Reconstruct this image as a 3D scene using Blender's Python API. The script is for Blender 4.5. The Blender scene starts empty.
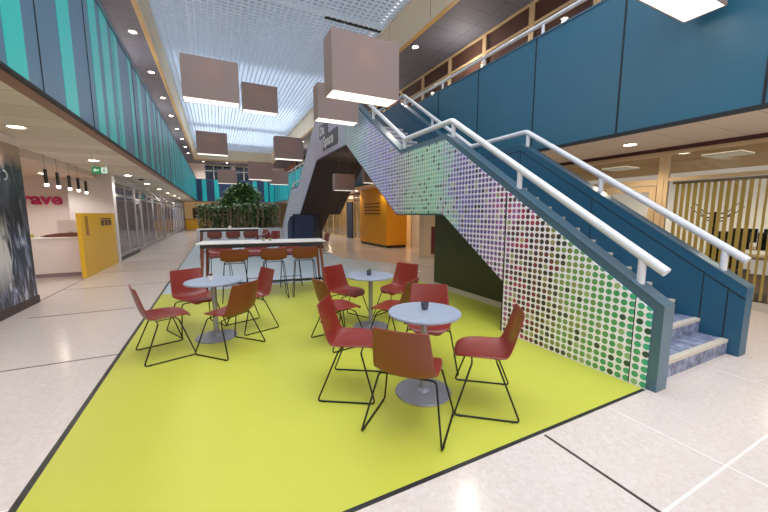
import bpy, math, random
from mathutils import Vector, Matrix
random.seed(7)
COL = bpy.context.scene.collection
R = math.radians

# ------------------------------------------------------------------ helpers
def srgb(r, g, b):
    def c(v):
        v /= 255.0
        return v / 12.92 if v <= .04045 else ((v + .055) / 1.055) ** 2.4
    return (c(r), c(g), c(b), 1.0)

def mat(name, rgb, rough=.5, metal=0., emit=0., noise=0., nscale=8., bump=0., spec=.5, coat=0.):
    m = bpy.data.materials.new(name); m.use_nodes = True
    nt = m.node_tree; b = nt.nodes['Principled BSDF']
    c = srgb(*rgb)
    b.inputs['Base Color'].default_value = c
    b.inputs['Roughness'].default_value = rough
    b.inputs['Metallic'].default_value = metal
    b.inputs['Specular IOR Level'].default_value = spec
    b.inputs['Coat Weight'].default_value = coat
    if emit:
        b.inputs['Emission Color'].default_value = c
        b.inputs['Emission Strength'].default_value = emit
    if noise or bump:
        tc = nt.nodes.new('ShaderNodeTexCoord'); n = nt.nodes.new('ShaderNodeTexNoise')
        n.inputs['Scale'].default_value = nscale; n.inputs['Detail'].default_value = 5
        nt.links.new(tc.outputs['Object'], n.inputs['Vector'])
        if noise:
            mx = nt.nodes.new('ShaderNodeMix'); mx.data_type = 'RGBA'
            mx.inputs['A'].default_value = tuple(max(0, v * (1 - noise)) for v in c[:3]) + (1,)
            mx.inputs['B'].default_value = tuple(min(1, v * (1 + noise)) for v in c[:3]) + (1,)
            nt.links.new(n.outputs['Fac'], mx.inputs['Factor'])
            nt.links.new(mx.outputs['Result'], b.inputs['Base Color'])
        if bump:
            bp = nt.nodes.new('ShaderNodeBump'); bp.inputs['Strength'].default_value = bump
            bp.inputs['Distance'].default_value = .01
            nt.links.new(n.outputs['Fac'], bp.inputs['Height'])
            nt.links.new(bp.outputs['Normal'], b.inputs['Normal'])
    return m

def glass_mat(name, tint=(225, 230, 232), refl=.12):
    m = bpy.data.materials.new(name); m.use_nodes = True
    nt = m.node_tree; nt.nodes.clear()
    o = nt.nodes.new('ShaderNodeOutputMaterial'); mx = nt.nodes.new('ShaderNodeMixShader')
    t = nt.nodes.new('ShaderNodeBsdfTransparent'); g = nt.nodes.new('ShaderNodeBsdfGlossy')
    t.inputs['Color'].default_value = srgb(*tint); g.inputs['Roughness'].default_value = .03
    lw = nt.nodes.new('ShaderNodeLayerWeight'); lw.inputs['Blend'].default_value = .5
    p = nt.nodes.new('ShaderNodeMath'); p.operation = 'POWER'; p.inputs[1].default_value = 4
    q = nt.nodes.new('ShaderNodeMath'); q.operation = 'MULTIPLY_ADD'; q.inputs[1].default_value = .55; q.inputs[2].default_value = refl * .4
    nt.links.new(lw.outputs['Facing'], p.inputs[0]); nt.links.new(p.outputs[0], q.inputs[0]); nt.links.new(q.outputs[0], mx.inputs[0])
    nt.links.new(t.outputs[0], mx.inputs[1]); nt.links.new(g.outputs[0], mx.inputs[2])
    nt.links.new(mx.outputs[0], o.inputs[0])
    return m

def props(o, label=None, cat=None, group=None, kind=None):
    if label: o['label'] = label
    if cat: o['category'] = cat
    if group: o['group'] = group
    if kind: o['kind'] = kind
    return o

def empty(name, loc=(0, 0, 0), rz=0, **k):
    o = bpy.data.objects.new(name, None); COL.objects.link(o)
    o.empty_display_size = .1
    o.location = loc; o.rotation_euler = (0, 0, rz)
    return props(o, **k)

class MB:
    def __init__(s): s.v = []; s.f = []; s.m = []
    def add(s, vs, fs, mi=0):
        n = len(s.v); s.v += [tuple(v) for v in vs]
        for f in fs: s.f.append(tuple(i + n for i in f)); s.m.append(mi)
        return s
    def box(s, x0, y0, z0, x1, y1, z1, mi=0, rz=0, c=None):
        vs = [(x, y, z) for x in (x0, x1) for y in (y0, y1) for z in (z0, z1)]
        if rz:
            c = c or ((x0 + x1) / 2, (y0 + y1) / 2)
            vs = [(c[0] + (x - c[0]) * math.cos(rz) - (y - c[1]) * math.sin(rz), c[1] + (x - c[0]) * math.sin(rz) + (y - c[1]) * math.cos(rz), z) for x, y, z in vs]
        return s.add(vs, [(0, 1, 3, 2), (4, 6, 7, 5), (0, 4, 5, 1), (2, 3, 7, 6), (0, 2, 6, 4), (1, 5, 7, 3)], mi)
    def prism(s, poly, axis, a, b, mi=0):
        n = len(poly)
        def P(p, t):
            return (t, p[0], p[1]) if axis == 'x' else ((p[0], t, p[1]) if axis == 'y' else (p[0], p[1], t))
        vs = [P(p, a) for p in poly] + [P(p, b) for p in poly]
        fs = [tuple(range(n))[::-1], tuple(range(n, 2 * n))] + [(i, (i + 1) % n, n + (i + 1) % n, n + i) for i in range(n)]
        return s.add(vs, fs, mi)
    def lathe(s, prof, seg=32, c=(0, 0, 0), mi=0, ring=False):
        vs = []; fs = []; n = len(prof)
        for k in range(seg):
            a = 2 * math.pi * k / seg
            for r, z in prof: vs.append((c[0] + r * math.cos(a), c[1] + r * math.sin(a), c[2] + z))
        for k in range(seg):
            k2 = (k + 1) % seg
            for i in range(n - 1): fs.append((k * n + i, k2 * n + i, k2 * n + i + 1, k * n + i + 1))
        if not ring: fs.append(tuple(k * n for k in range(seg))[::-1]); fs.append(tuple(k * n + n - 1 for k in range(seg)))
        return s.add(vs, fs, mi)
    def tube(s, pts, r, seg=10, closed=False, fil=0., mi=0, r2=None):
        P = [Vector(p) for p in pts]
        if fil:
            Q = []; n = len(P)
            for i, p in enumerate(P):
                if not closed and i in (0, n - 1): Q.append(p); continue
                a = P[i - 1]; b = P[(i + 1) % n]
                da = min(fil, (a - p).length * .45); db = min(fil, (b - p).length * .45)
                A = p + (a - p).normalized() * da; B = p + (b - p).normalized() * db
                for t in (0, .25, .5, .75, 1): Q.append(A * (1 - t) ** 2 + p * 2 * t * (1 - t) + B * t * t)
            P = Q
        n = len(P); T = []
        for i in range(n):
            if closed: d = P[(i + 1) % n] - P[i - 1]
            else: d = P[min(i + 1, n - 1)] - P[max(i - 1, 0)]
            T.append(d.normalized())
        up = Vector((0, 0, 1)) if abs(T[0].z) < .9 else Vector((1, 0, 0))
        N = (up - T[0] * up.dot(T[0])).normalized(); vs = []
        for i in range(n):
            N = (N - T[i] * N.dot(T[i]))
            N = N.normalized() if N.length > 1e-6 else T[i].orthogonal().normalized()
            B = T[i].cross(N)
            rr = r if r2 is None else r + (r2 - r) * i / (n - 1)
            for k in range(seg):
                a = 2 * math.pi * k / seg; vs.append(P[i] + (N * math.cos(a) + B * math.sin(a)) * rr)
        fs = []
        for i in range(n if closed else n - 1):
            j = (i + 1) % n
            for k in range(seg):
                k2 = (k + 1) % seg; fs.append((i * seg + k, i * seg + k2, j * seg + k2, j * seg + k))
        if not closed: fs += [tuple(range(seg))[::-1], tuple((n - 1) * seg + k for k in range(seg))]
        return s.add(vs, fs, mi)
    def build(s, name, mats, parent=None, smooth=False, bevel=0., **k):
        me = bpy.data.meshes.new(name); me.from_pydata(s.v, [], s.f); me.update()
        if not isinstance(mats, (list, tuple)): mats = [mats]
        for m in mats: me.materials.append(m)
        me.polygons.foreach_set('material_index', s.m)
        if smooth: me.shade_smooth() if hasattr(me, 'shade_smooth') else [setattr(p, 'use_smooth', True) for p in me.polygons]
        o = bpy.data.objects.new(name, me); COL.objects.link(o)
        if smooth:
            md = o.modifiers.new('ws', 'EDGE_SPLIT'); md.split_angle = R(40)
        if bevel:
            md = o.modifiers.new('bv', 'BEVEL'); md.width = bevel; md.segments = 2; md.limit_method = 'ANGLE'; md.angle_limit = R(40)
        if parent is not None: o.parent = parent
        return props(o, **k)

def copy_tree(o, parent=None):
    c = o.copy(); COL.objects.link(c); c.parent = parent
    for ch in list(o.children): copy_tree(ch, c)
    return c

def text(name, s, size, m, loc, rot, parent=None, extrude=.004, offset=0., align='LEFT', sx=1.):
    cu = bpy.data.curves.new(name, 'FONT'); cu.body = s; cu.size = size; cu.extrude = extrude; cu.offset = offset
    cu.align_x = align; cu.materials.append(m); cu.resolution_u = 4
    tmp = bpy.data.objects.new('tmp', cu); COL.objects.link(tmp)
    dg = bpy.context.evaluated_depsgraph_get(); me = bpy.data.meshes.new_from_object(tmp.evaluated_get(dg))
    bpy.data.objects.remove(tmp)
    o = bpy.data.objects.new(name, me); COL.objects.link(o)
    o.location = loc; o.rotation_euler = rot; o.scale = (sx, 1, 1)
    if not me.materials: me.materials.append(m)
    if parent is not None: o.parent = parent
    return o

# ------------------------------------------------------------------ materials
M = {}
M['blue'] = mat('petrol_blue_panel', (38, 96, 122), .38, noise=.06, nscale=2)
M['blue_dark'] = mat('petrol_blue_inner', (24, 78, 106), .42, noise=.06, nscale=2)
M['steel_blue'] = mat('steel_blue_cap', (72, 104, 124), .3, metal=.3)
M['gap'] = mat('shadow_gap_black', (14, 18, 24), .7)
M['white_rail'] = mat('white_rail_paint', (222, 224, 230), .3)
M['slate'] = mat('grey_blue_gallery', (74, 112, 142), .4, noise=.08, nscale=1.5)
M['teal'] = mat('turquoise_stripe', (8, 200, 194), .35, noise=.1, nscale=1.2)
M['navy_end'] = mat('navy_gallery', (22, 50, 88), .5)
M['cream'] = mat('cream_beam', (232, 214, 182), .6, noise=.05)
M['gold'] = mat('warm_lit_beam_edge', (196, 156, 84), .5)  # warm light on the beam underside put into the colour
M['soffit_dark'] = None
M['terracotta'] = mat('reddish_blind', (160, 98, 78), .8)
M['frame_beige'] = mat('beige_window_frame', (206, 176, 134), .5)
M['frame_grey'] = mat('silver_window_frame', (176, 170, 168), .4, metal=.3)
M['white_wall'] = mat('white_wall', (232, 218, 212), .7)
M['warm_wall'] = mat('warm_wall', (214, 190, 160), .7)
M['lime'] = None
M['black'] = mat('black_paint', (16, 16, 18), .45)
M['wire'] = mat('black_wire', (10, 10, 12), .35, metal=.4)
M['red'] = mat('crimson_shell', (124, 34, 26), .30, noise=.07, nscale=5)
M['rust'] = mat('rust_shell_back', (112, 46, 24), .42, noise=.08, nscale=5)
M['tabletop'] = mat('grey_laminate', (142, 152, 172), .38, noise=.03)
M['metal'] = mat('brushed_metal', (150, 150, 156), .38, metal=.6)
M['base_grey'] = mat('grey_base_plate', (140, 142, 152), .4, metal=.3)
M['white_top'] = mat('white_laminate', (232, 228, 222), .35)
M['wood'] = mat('red_brown_wood', (116, 52, 30), .45, noise=.15, nscale=12)
M['shade'] = mat('taupe_fabric', (138, 122, 118), .85, noise=.04, nscale=60, bump=.15)
def translucent(m, amt):
    nt = m.node_tree; b = nt.nodes['Principled BSDF']; o = nt.nodes['Material Output']
    t = nt.nodes.new('ShaderNodeBsdfTranslucent'); t.inputs['Color'].default_value = srgb(236, 176, 140)
    x = nt.nodes.new('ShaderNodeMixShader'); x.inputs[0].default_value = amt
    nt.links.new(b.outputs[0], x.inputs[1]); nt.links.new(t.outputs[0], x.inputs[2]); nt.links.new(x.outputs[0], o.inputs[0])
translucent(M['shade'], .12)
M['shade_in'] = mat('cream_shade_lining', (220, 190, 160), .8)
M['diff'] = mat('glowing_diffuser', (255, 244, 232), .6, emit=1.4)
M['lens'] = mat('downlight_lens', (255, 236, 206), .5, emit=28.)
M['ring'] = mat('downlight_ring', (230, 228, 224), .4)
M['yellow'] = mat('yellow_panel', (226, 176, 20), .42, noise=.04, nscale=2)
M['orange'] = mat('orange_pod', (242, 164, 18), .5, noise=.05, nscale=1.5)
M['olive'] = mat('dark_olive_wall', (46, 50, 20), .6, noise=.08)
M['brown_dark'] = mat('dark_brown_soffit', (34, 24, 26), .6)
M['sign_grey'] = mat('sign_slate', (62, 66, 74), .5)
M['sign_white'] = mat('sign_lettering', (236, 236, 238), .5)
M['magenta'] = mat('magenta_lettering', (176, 16, 84), .5)
M['green_sign'] = mat('green_exit_face', (10, 150, 84), .5, emit=.35)
M['white_sign'] = mat('white_exit_pictogram', (240, 245, 240), .5, emit=.5)
M['leafd'] = mat('dark_green_leaf', (52, 84, 40), .45, noise=.3, nscale=3)
M['leafm'] = mat('mid_green_leaf', (90, 128, 54), .45, noise=.3, nscale=3)
M['leafl'] = mat('pale_yellow_green_leaf', (186, 184, 130), .5, noise=.2, nscale=3)
M['bark'] = mat('pale_bark', (128, 106, 84), .8, noise=.2, nscale=20)
M['planter'] = mat('pale_grey_planter', (200, 200, 204), .5)
M['pot'] = mat('charcoal_pot', (66, 66, 78), .6)
M['soil'] = mat('dark_soil', (34, 24, 18), .95)
M['navy'] = mat('navy_upholstery', (16, 32, 66), .7)
M['blind'] = mat('mustard_blind_slat', (214, 170, 76), .6, emit=.22)  # slats glow by themselves to look backlit
M['brass'] = mat('dark_brass_joint', (64, 48, 42), .4, metal=.3)
M['glass'] = glass_mat('clear_glass')
M['glass_dark'] = glass_mat('smoky_glass', (196, 200, 208), .12)
M['nosing'] = mat('cream_nosing', (196, 186, 170), .55)
M['warm_lit'] = mat('warm_lit_wall', (226, 182, 120), .7, emit=.16)  # warm room light put into the wall as a faint glow
M['cool_lit'] = mat('dim_lit_wall', (176, 172, 182), .7, emit=.08)  # shop light put into the wall as a weak glow
M['screen_black'] = mat('black_screen', (12, 13, 18), .3)
M['room_panel'] = mat('office_light_panel', (255, 238, 205), .5, emit=.9)
M['tread_cove'] = mat('laptop_brown', (92, 44, 30), .5)

def nodes(name):
    m = bpy.data.materials.new(name); m.use_nodes = True
    nt = m.node_tree
    return m, nt, nt.nodes['Principled BSDF']

def N(nt, t, **k):
    n = nt.nodes.new(t)
    for a, b in k.items(): setattr(n, a, b)
    return n

def math_node(nt, op, a, b=None, clamp=False):
    n = nt.nodes.new('ShaderNodeMath'); n.operation = op; n.use_clamp = clamp
    for i, v in enumerate((a, b)):
        if v is None: continue
        if isinstance(v, (int, float)): n.inputs[i].default_value = v
        else: nt.links.new(v, n.inputs[i])
    return n.outputs[0]

def ramp(nt, fac, stops, interp='LINEAR'):
    r = nt.nodes.new('ShaderNodeValToRGB'); r.color_ramp.interpolation = interp
    el = r.color_ramp.elements
    while len(el) < len(stops): el.new(.5)
    for e, (p, c) in zip(el, stops): e.position = p; e.color = srgb(*c)
    nt.links.new(fac, r.inputs[0]); return r.outputs['Color']

def mixc(nt, f, a, b):
    n = nt.nodes.new('ShaderNodeMix'); n.data_type = 'RGBA'
    for s, v in (('Factor', f), ('A', a), ('B', b)):
        if isinstance(v, (int, float)): n.inputs[s].default_value = v
        elif isinstance(v, tuple): n.inputs[s].default_value = v
        else: nt.links.new(v, n.inputs[s])
    return n.outputs['Result']

# terrazzo floor
def terrazzo():
    m, nt, b = nodes('polished_terrazzo')
    tc = N(nt, 'ShaderNodeTexCoord')
    v = N(nt, 'ShaderNodeTexVoronoi'); v.inputs['Scale'].default_value = 45
    nt.links.new(tc.outputs['Object'], v.inputs['Vector'])
    sp = ramp(nt, v.outputs['Color'], [(0, (206, 190, 180)), (.35, (212, 198, 189)), (.7, (216, 203, 195)), (1, (222, 211, 204))])
    n = N(nt, 'ShaderNodeTexNoise'); n.inputs['Scale'].default_value = .7; n.inputs['Detail'].default_value = 4
    nt.links.new(tc.outputs['Object'], n.inputs['Vector'])
    c = mixc(nt, math_node(nt, 'MULTIPLY', n.outputs['Fac'], .35), sp, srgb(200, 184, 176))
    nt.links.new(c, b.inputs['Base Color'])
    rg = math_node(nt, 'ADD', math_node(nt, 'MULTIPLY', n.outputs['Fac'], .1), .10)
    nt.links.new(rg, b.inputs['Roughness'])
    b.inputs['Specular IOR Level'].default_value = .45
    return m
M['terrazzo'] = terrazzo()
M['lime'] = mat('lime_vinyl', (188, 190, 62), .42, noise=.05, nscale=1.2, spec=.35)
M['paleblue'] = mat('pale_blue_vinyl', (182, 198, 208), .32, noise=.04, nscale=1.0, spec=.5)

def tiles(name, c1, c2, line, w, h, rough=.7, mortar=.012):
    m, nt, b = nodes(name)
    tc = N(nt, 'ShaderNodeTexCoord'); bt = N(nt, 'ShaderNodeTexBrick')
    bt.offset = 0; bt.inputs['Scale'].default_value = 1
    bt.inputs['Brick Width'].default_value = w; bt.inputs['Row Height'].default_value = h
    bt.inputs['Mortar Size'].default_value = mortar
    bt.inputs['Color1'].default_value = srgb(*c1); bt.inputs['Color2'].default_value = srgb(*c2)
    bt.inputs['Mortar'].default_value = srgb(*line)
    nt.links.new(tc.outputs['Object'], bt.inputs['Vector'])
    nt.links.new(bt.outputs['Color'], b.inputs['Base Color'])
    b.inputs['Roughness'].default_value = rough
    return m
M['soffit_dark'] = tiles('dark_grey_soffit_boards', (92, 94, 112), (98, 100, 118), (66, 68, 82), 1.2, .6)
M['soffit_pale'] = tiles('pale_soffit_boards', (222, 206, 186), (228, 212, 194), (184, 166, 146), 1.4, .6, mortar=.008)
M['soffit_left'] = tiles('left_soffit_boards', (226, 214, 196), (204, 194, 170), (176, 164, 146), 3.3, .62, mortar=.01)

def carpet_tile():
    m, nt, b = nodes('blue_grey_stair_tile')
    tc = N(nt, 'ShaderNodeTexCoord'); bt = N(nt, 'ShaderNodeTexBrick')
    bt.inputs['Scale'].default_value = 1; bt.inputs['Brick Width'].default_value = .32; bt.inputs['Row Height'].default_value = .5
    bt.inputs['Mortar Size'].default_value = .006; bt.inputs['Mortar'].default_value = srgb(60, 64, 84)
    n = N(nt, 'ShaderNodeTexNoise'); n.inputs['Scale'].default_value = 14; n.inputs['Detail'].default_value = 6
    nt.links.new(tc.outputs['Object'], n.inputs['Vector']); nt.links.new(tc.outputs['Object'], bt.inputs['Vector'])
    c = ramp(nt, n.outputs['Fac'], [(.3, (74, 80, 104)), (.5, (112, 120, 146)), (.7, (150, 158, 182))])
    nt.links.new(c, bt.inputs['Color1']); nt.links.new(c, bt.inputs['Color2'])
    nt.links.new(bt.outputs['Color'], b.inputs['Base Color']); b.inputs['Roughness'].default_value = .6
    return m
M['stair_tile'] = carpet_tile()

def dots():
    m, nt, b = nodes('printed_dot_panel')
    tc = N(nt, 'ShaderNodeTexCoord'); sx = N(nt, 'ShaderNodeSeparateXYZ')
    nt.links.new(tc.outputs['Object'], sx.inputs[0])
    P = .0705
    u = math_node(nt, 'DIVIDE', sx.outputs['Y'], P); v = math_node(nt, 'DIVIDE', sx.outputs['Z'], P)
    fu = math_node(nt, 'SUBTRACT', math_node(nt, 'FRACT', u), .5); fv = math_node(nt, 'SUBTRACT', math_node(nt, 'FRACT', v), .5)
    d = math_node(nt, 'SQRT', math_node(nt, 'ADD', math_node(nt, 'MULTIPLY', fu, fu), math_node(nt, 'MULTIPLY', fv, fv)))
    dot = math_node(nt, 'MULTIPLY', math_node(nt, 'SUBTRACT', .42, d), 30, clamp=True)
    cu = math_node(nt, 'FLOOR', u); cv = math_node(nt, 'FLOOR', v)
    cb = N(nt, 'ShaderNodeCombineXYZ'); nt.links.new(cu, cb.inputs[0]); nt.links.new(cv, cb.inputs[1])
    wn = N(nt, 'ShaderNodeTexWhiteNoise', noise_dimensions='2D'); nt.links.new(cb.outputs[0], wn.inputs['Vector'])
    big = N(nt, 'ShaderNodeTexNoise'); big.inputs['Scale'].default_value = .12; nt.links.new(cb.outputs[0], big.inputs['Vector'])
    # position along the stair, jittered
    rr = N(nt, 'ShaderNodeSeparateColor'); nt.links.new(wn.outputs['Color'], rr.inputs[0])
    y = math_node(nt, 'ADD', sx.outputs['Y'], math_node(nt, 'MULTIPLY', math_node(nt, 'SUBTRACT', rr.outputs[0], .5), .30))
    y = math_node(nt, 'ADD', y, math_node(nt, 'MULTIPLY', math_node(nt, 'SUBTRACT', big.outputs['Fac'], .5), .8))
    f = math_node(nt, 'DIVIDE', y, 20.0)
    p = lambda yy: yy / 20.0
    stops = [(p(1.4), (50, 172, 124)), (p(1.75), (60, 150, 84)), (p(2.1), (92, 150, 78)), (p(2.38), (128, 140, 66)), (p(2.52), (92, 58, 30)),
             (p(2.75), (116, 26, 40)), (p(3.0), (176, 40, 96)), (p(3.25), (150, 92, 160)), (p(3.7), (70, 58, 132)), (p(4.2), (98, 84, 170)),
             (p(4.5), (120, 186, 160)), (p(5.3), (130, 190, 160)), (p(5.9), (120, 110, 130)), (p(6.6), (110, 100, 190)), (p(7.6), (90, 120, 190)),
             (p(8.6), (90, 170, 160)), (p(9.6), (110, 120, 180)), (p(11), (130, 96, 140)), (p(13), (120, 120, 170)), (p(19), (120, 132, 170))]
    # ColorRamp holds up to 32 stops
    col = ramp(nt, f, stops)
    # some dots much darker, some lighter
    dk = math_node(nt, 'GREATER_THAN', rr.outputs[1], .87)
    # dark share larger in the brown-crimson stretch
    dk2 = math_node(nt, 'MULTIPLY', math_node(nt, 'GREATER_THAN', rr.outputs[1], .5), math_node(nt, 'MULTIPLY', math_node(nt, 'GREATER_THAN', y, 2.4), math_node(nt, 'LESS_THAN', y, 3.2)))
    dkk = math_node(nt, 'MAXIMUM', dk, dk2)
    far = math_node(nt, 'MULTIPLY', math_node(nt, 'SUBTRACT', y, 6.3), .5, clamp=True)
    dkk = math_node(nt, 'MULTIPLY', dkk, math_node(nt, 'SUBTRACT', 1.0, math_node(nt, 'MULTIPLY', far, .7)))
    col = mixc(nt, math_node(nt, 'MULTIPLY', dkk, .85), col, srgb(26, 30, 34))
    lt = math_node(nt, 'MULTIPLY', math_node(nt, 'GREATER_THAN', rr.outputs[2], .9), .45)
    col = mixc(nt, lt, col, srgb(190, 200, 130))
    bg = ramp(nt, f, [(0, (242, 242, 250)), (p(3.2), (244, 240, 248)), (p(4.2), (208, 204, 232)), (p(4.9), (188, 224, 210)), (p(5.6), (206, 218, 214)), (p(6.6), (212, 206, 240)), (p(8.2), (208, 226, 238)), (p(10), (236, 228, 244)), (p(19), (248, 246, 252))])  # background whitened toward the far end in place of light there
    nt.links.new(mixc(nt, dot, bg, col), b.inputs['Base Color'])
    b.inputs['Roughness'].default_value = .4
    return m
M['dots'] = dots()

def mural():
    m, nt, b = nodes('horse_mural_print')
    tc = N(nt, 'ShaderNodeTexCoord'); sx = N(nt, 'ShaderNodeSeparateXYZ')
    nt.links.new(tc.outputs['Object'], sx.inputs[0])
    mp = N(nt, 'ShaderNodeMapping'); mp.inputs['Scale'].default_value = (1, 3.4, .9); mp.inputs['Rotation'].default_value = (R(-14), 0, 0)
    nt.links.new(tc.outputs['Object'], mp.inputs[0])
    n = N(nt, 'ShaderNodeTexNoise'); n.inputs['Scale'].default_value = 2.2; n.inputs['Detail'].default_value = 8; n.inputs['Distortion'].default_value = 1.6
    nt.links.new(mp.outputs[0], n.inputs['Vector'])
    lowc = ramp(nt, n.outputs['Fac'], [(.34, (12, 14, 24)), (.48, (28, 34, 52)), (.55, (70, 84, 116)), (.63, (150, 160, 184)), (.75, (214, 218, 228))])
    dkc = ramp(nt, n.outputs['Fac'], [(.3, (12, 12, 18)), (.5, (28, 28, 36)), (.6, (78, 80, 96)), (.75, (150, 140, 136))])
    up = math_node(nt, 'MULTIPLY', math_node(nt, 'SUBTRACT', sx.outputs['Z'], 1.05), 2.5, clamp=True)
    c = mixc(nt, up, lowc, dkc)
    top = math_node(nt, 'MULTIPLY', math_node(nt, 'SUBTRACT', math_node(nt, 'ADD', sx.outputs['Z'], math_node(nt, 'MULTIPLY', n.outputs['Fac'], .7)), 2.62), 5, clamp=True)
    c = mixc(nt, top, c, srgb(158, 132, 116))
    # white blaze at the far left, softened by noise
    bl = math_node(nt, 'ADD', math_node(nt, 'ADD', math_node(nt, 'MULTIPLY', sx.outputs['Y'], -1.0), math_node(nt, 'MULTIPLY', n.outputs['Fac'], .8)), 6.9)
    zz = math_node(nt, 'MULTIPLY', math_node(nt, 'SUBTRACT', 1.35, math_node(nt, 'ABSOLUTE', math_node(nt, 'SUBTRACT', sx.outputs['Z'], .95))), 2.2)
    bl = math_node(nt, 'MULTIPLY', math_node(nt, 'MULTIPLY', bl, 5, clamp=True), math_node(nt, 'SUBTRACT', zz, 1.6), clamp=True)
    c = mixc(nt, bl, c, srgb(206, 206, 204))
    # eye
    dy = math_node(nt, 'SUBTRACT', sx.outputs['Y'], 7.36); dz = math_node(nt, 'SUBTRACT', sx.outputs['Z'], 2.15)
    dd = math_node(nt, 'SQRT', math_node(nt, 'ADD', math_node(nt, 'MULTIPLY', dy, dy), math_node(nt, 'MULTIPLY', math_node(nt, 'MULTIPLY', dz, dz), 1.6)))
    e = math_node(nt, 'SUBTRACT', 1.0, math_node(nt, 'MULTIPLY', math_node(nt, 'ABSOLUTE', math_node(nt, 'SUBTRACT', dd, .085)), 40), clamp=True)
    e = math_node(nt, 'MULTIPLY', e, math_node(nt, 'GREATER_THAN', dy, -.02))
    pup = math_node(nt, 'LESS_THAN', dd, .075)
    c = mixc(nt, pup, c, srgb(14, 13, 16)); c = mixc(nt, math_node(nt, 'MULTIPLY', e, .75), c, srgb(190, 190, 196))
    nt.links.new(c, b.inputs['Base Color']); b.inputs['Roughness'].default_value = .3
    return m
M['mural'] = mural()

# ------------------------------------------------------------------ dimensions
XL, XR = -1.54, 5.72           # gallery fronts
XSL, XSR = -2.95, 7.76         # shop fronts
ZS, ZF, ZP = 2.80, 3.95, 4.93  # soffit, upper floor, parapet top
ZU, ZC = 7.10, 8.23            # upper soffit, grid ceiling
YB, YE = -5.0, 38.0            # open rear end, end gallery
CAM = (0, 0, 1.55)

def st(mb, name, m, **k): return mb.build(name, m, kind='structure', **k)

# ------------------------------------------------------------------ floor
st(MB().box(-8.5, YB, -.2, 13.0, 46, 0), 'floor', M['terrazzo'])
# inlaid mat zone
bl = MB(); bl.box(-1.065, 1.485, .0, 3.33, 22.0, .001)
st(bl, 'trim_1', M['black'])
props(MB().box(-1.025, 1.515, .0, 3.33, 7.62, .002).box(3.33, 3.18, 0, 4.17, 7.62, .002).build('floor_mat', M['lime']), label='lime green floor covering with black edge under the round tables', cat='floor mat')
props(MB().box(-1.025, 7.62, .0, 3.33, 21.96, .002).prism([(3.33, 7.62), (4.95, 7.62), (4.90, 9.4), (4.45, 10.2), (4.0, 11.0), (3.92, 12), (4.1, 13.6), (3.33, 13.9)], 'z', 0, .002).build('floor_mat', M['paleblue']), label='pale blue floor covering beyond the lime green one, toward the hedge', cat='floor mat')
j = MB()
j.box(-2.95, 4.51, 0, -1.065, 4.53, .002); j.box(-2.6, 6.72, 0, -1.3, 6.75, .002); j.box(-2.95, 8.97, 0, -1.065, 8.985, .002)
for y in (11.2, 13.4, 15.6, 17.8, 20, 22.2, 24.4, 26.6, 28.8): j.box(-2.95, y, 0, -1.065, y + .015, .002)
j.box(1.985, YB, 0, 2.005, 1.465, .002)
j.box(5.5, 1.9, 0, 5.52, 12, .002); j.box(-2.935, 7.93, 0, -2.905, 10.44, .003)
for y in (8.8, 10.9, 13.2): j.box(3.33, y, 0, 7.7, y + .015, .002)
st(j, 'trim_2', M['brass'])
pj = MB(); pj.box(2.005, .755, 0, 9, .772, .002); pj.box(2.74, YB, 0, 2.755, 1.465, .0015); pj.box(-2.95, 2.3, 0, -1.065, 2.312, .0015)
pj.box(4.4, YB, 0, 4.41, 1.4, .0015); pj.box(5.2, 1.0, 0, 9, 1.012, .0015)
st(pj, 'trim_3', mat('pale_floor_joint', (226, 219, 214), .4))

# ------------------------------------------------------------------ left gallery
g = MB(); g.box(XL - .03, YB, ZS, XL, YE, ZP, 0)
teal = [(2.3, 2.7), (3.2, 3.5), (4.20, 4.57), (5.50, 5.92), (6.79, 7.16), (7.40, 7.84), (8.09, 8.51), (9.39, 9.70), (10.3, 10.75), (11.5, 12.0)]
yy = 12.7
rs = random.Random(3)
while yy < YE - .7:
    w = rs.uniform(.3, .62); teal.append((yy, yy + w)); yy += w + rs.uniform(.3, .75)
for a, b in teal: g.box(XL, a, ZS + .01, XL + .004, b, ZP, 1)
y = -.05
while y < YE: g.box(XL, y - .008, ZS, XL + .006, y + .008, ZP, 2); y += 1.647
g.box(XL - .05, YB, ZP, XL + .02, YE, ZP + .03, 3)
g.box(XL - .04, YB, ZS - .02, XL + .012, YE, ZS + .01, 2)
st(g, 'wall_left', [M['slate'], M['teal'], M['gap'], M['steel_blue']])
st(MB().box(-8.5, YB, ZS + .01, XL - .2, 46, ZF), 'ceiling_left', M['soffit_left'])
st(MB().box(XL - .2, YB, ZS - .01, XL - .04, YE, ZF), 'trim_4', mat('brown_soffit_edge', (130, 88, 66), .55))
st(MB().box(-8.5, YB, ZF, XL - .03, 46, ZF + .04), 'floor_left_gallery', M['warm_wall'])
# left gallery upper wall and soffit
st(MB().box(-3.25, YB, ZF, -3.05, 46, ZU + .2), 'wall_left_upper', M['white_wall'])
st(MB().box(-3.3, YB, ZU, -1.69, YE + 2.6, ZU + .12), 'ceiling_left_gallery', M['soffit_dark'])
lb = MB().box(-1.69, YB, ZU - .02, -1.58, YE + 2.6, ZU + .2, 1).box(-1.66, YB, ZU + .2, -1.55, YE + 2.6, ZC + .25, 0).box(-1.60, YB, ZU - .0, -1.55, YE + 2.6, ZU + .22, 0)
st(lb, 'wall_left_beam', [M['cream'], M['gold']])

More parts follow.
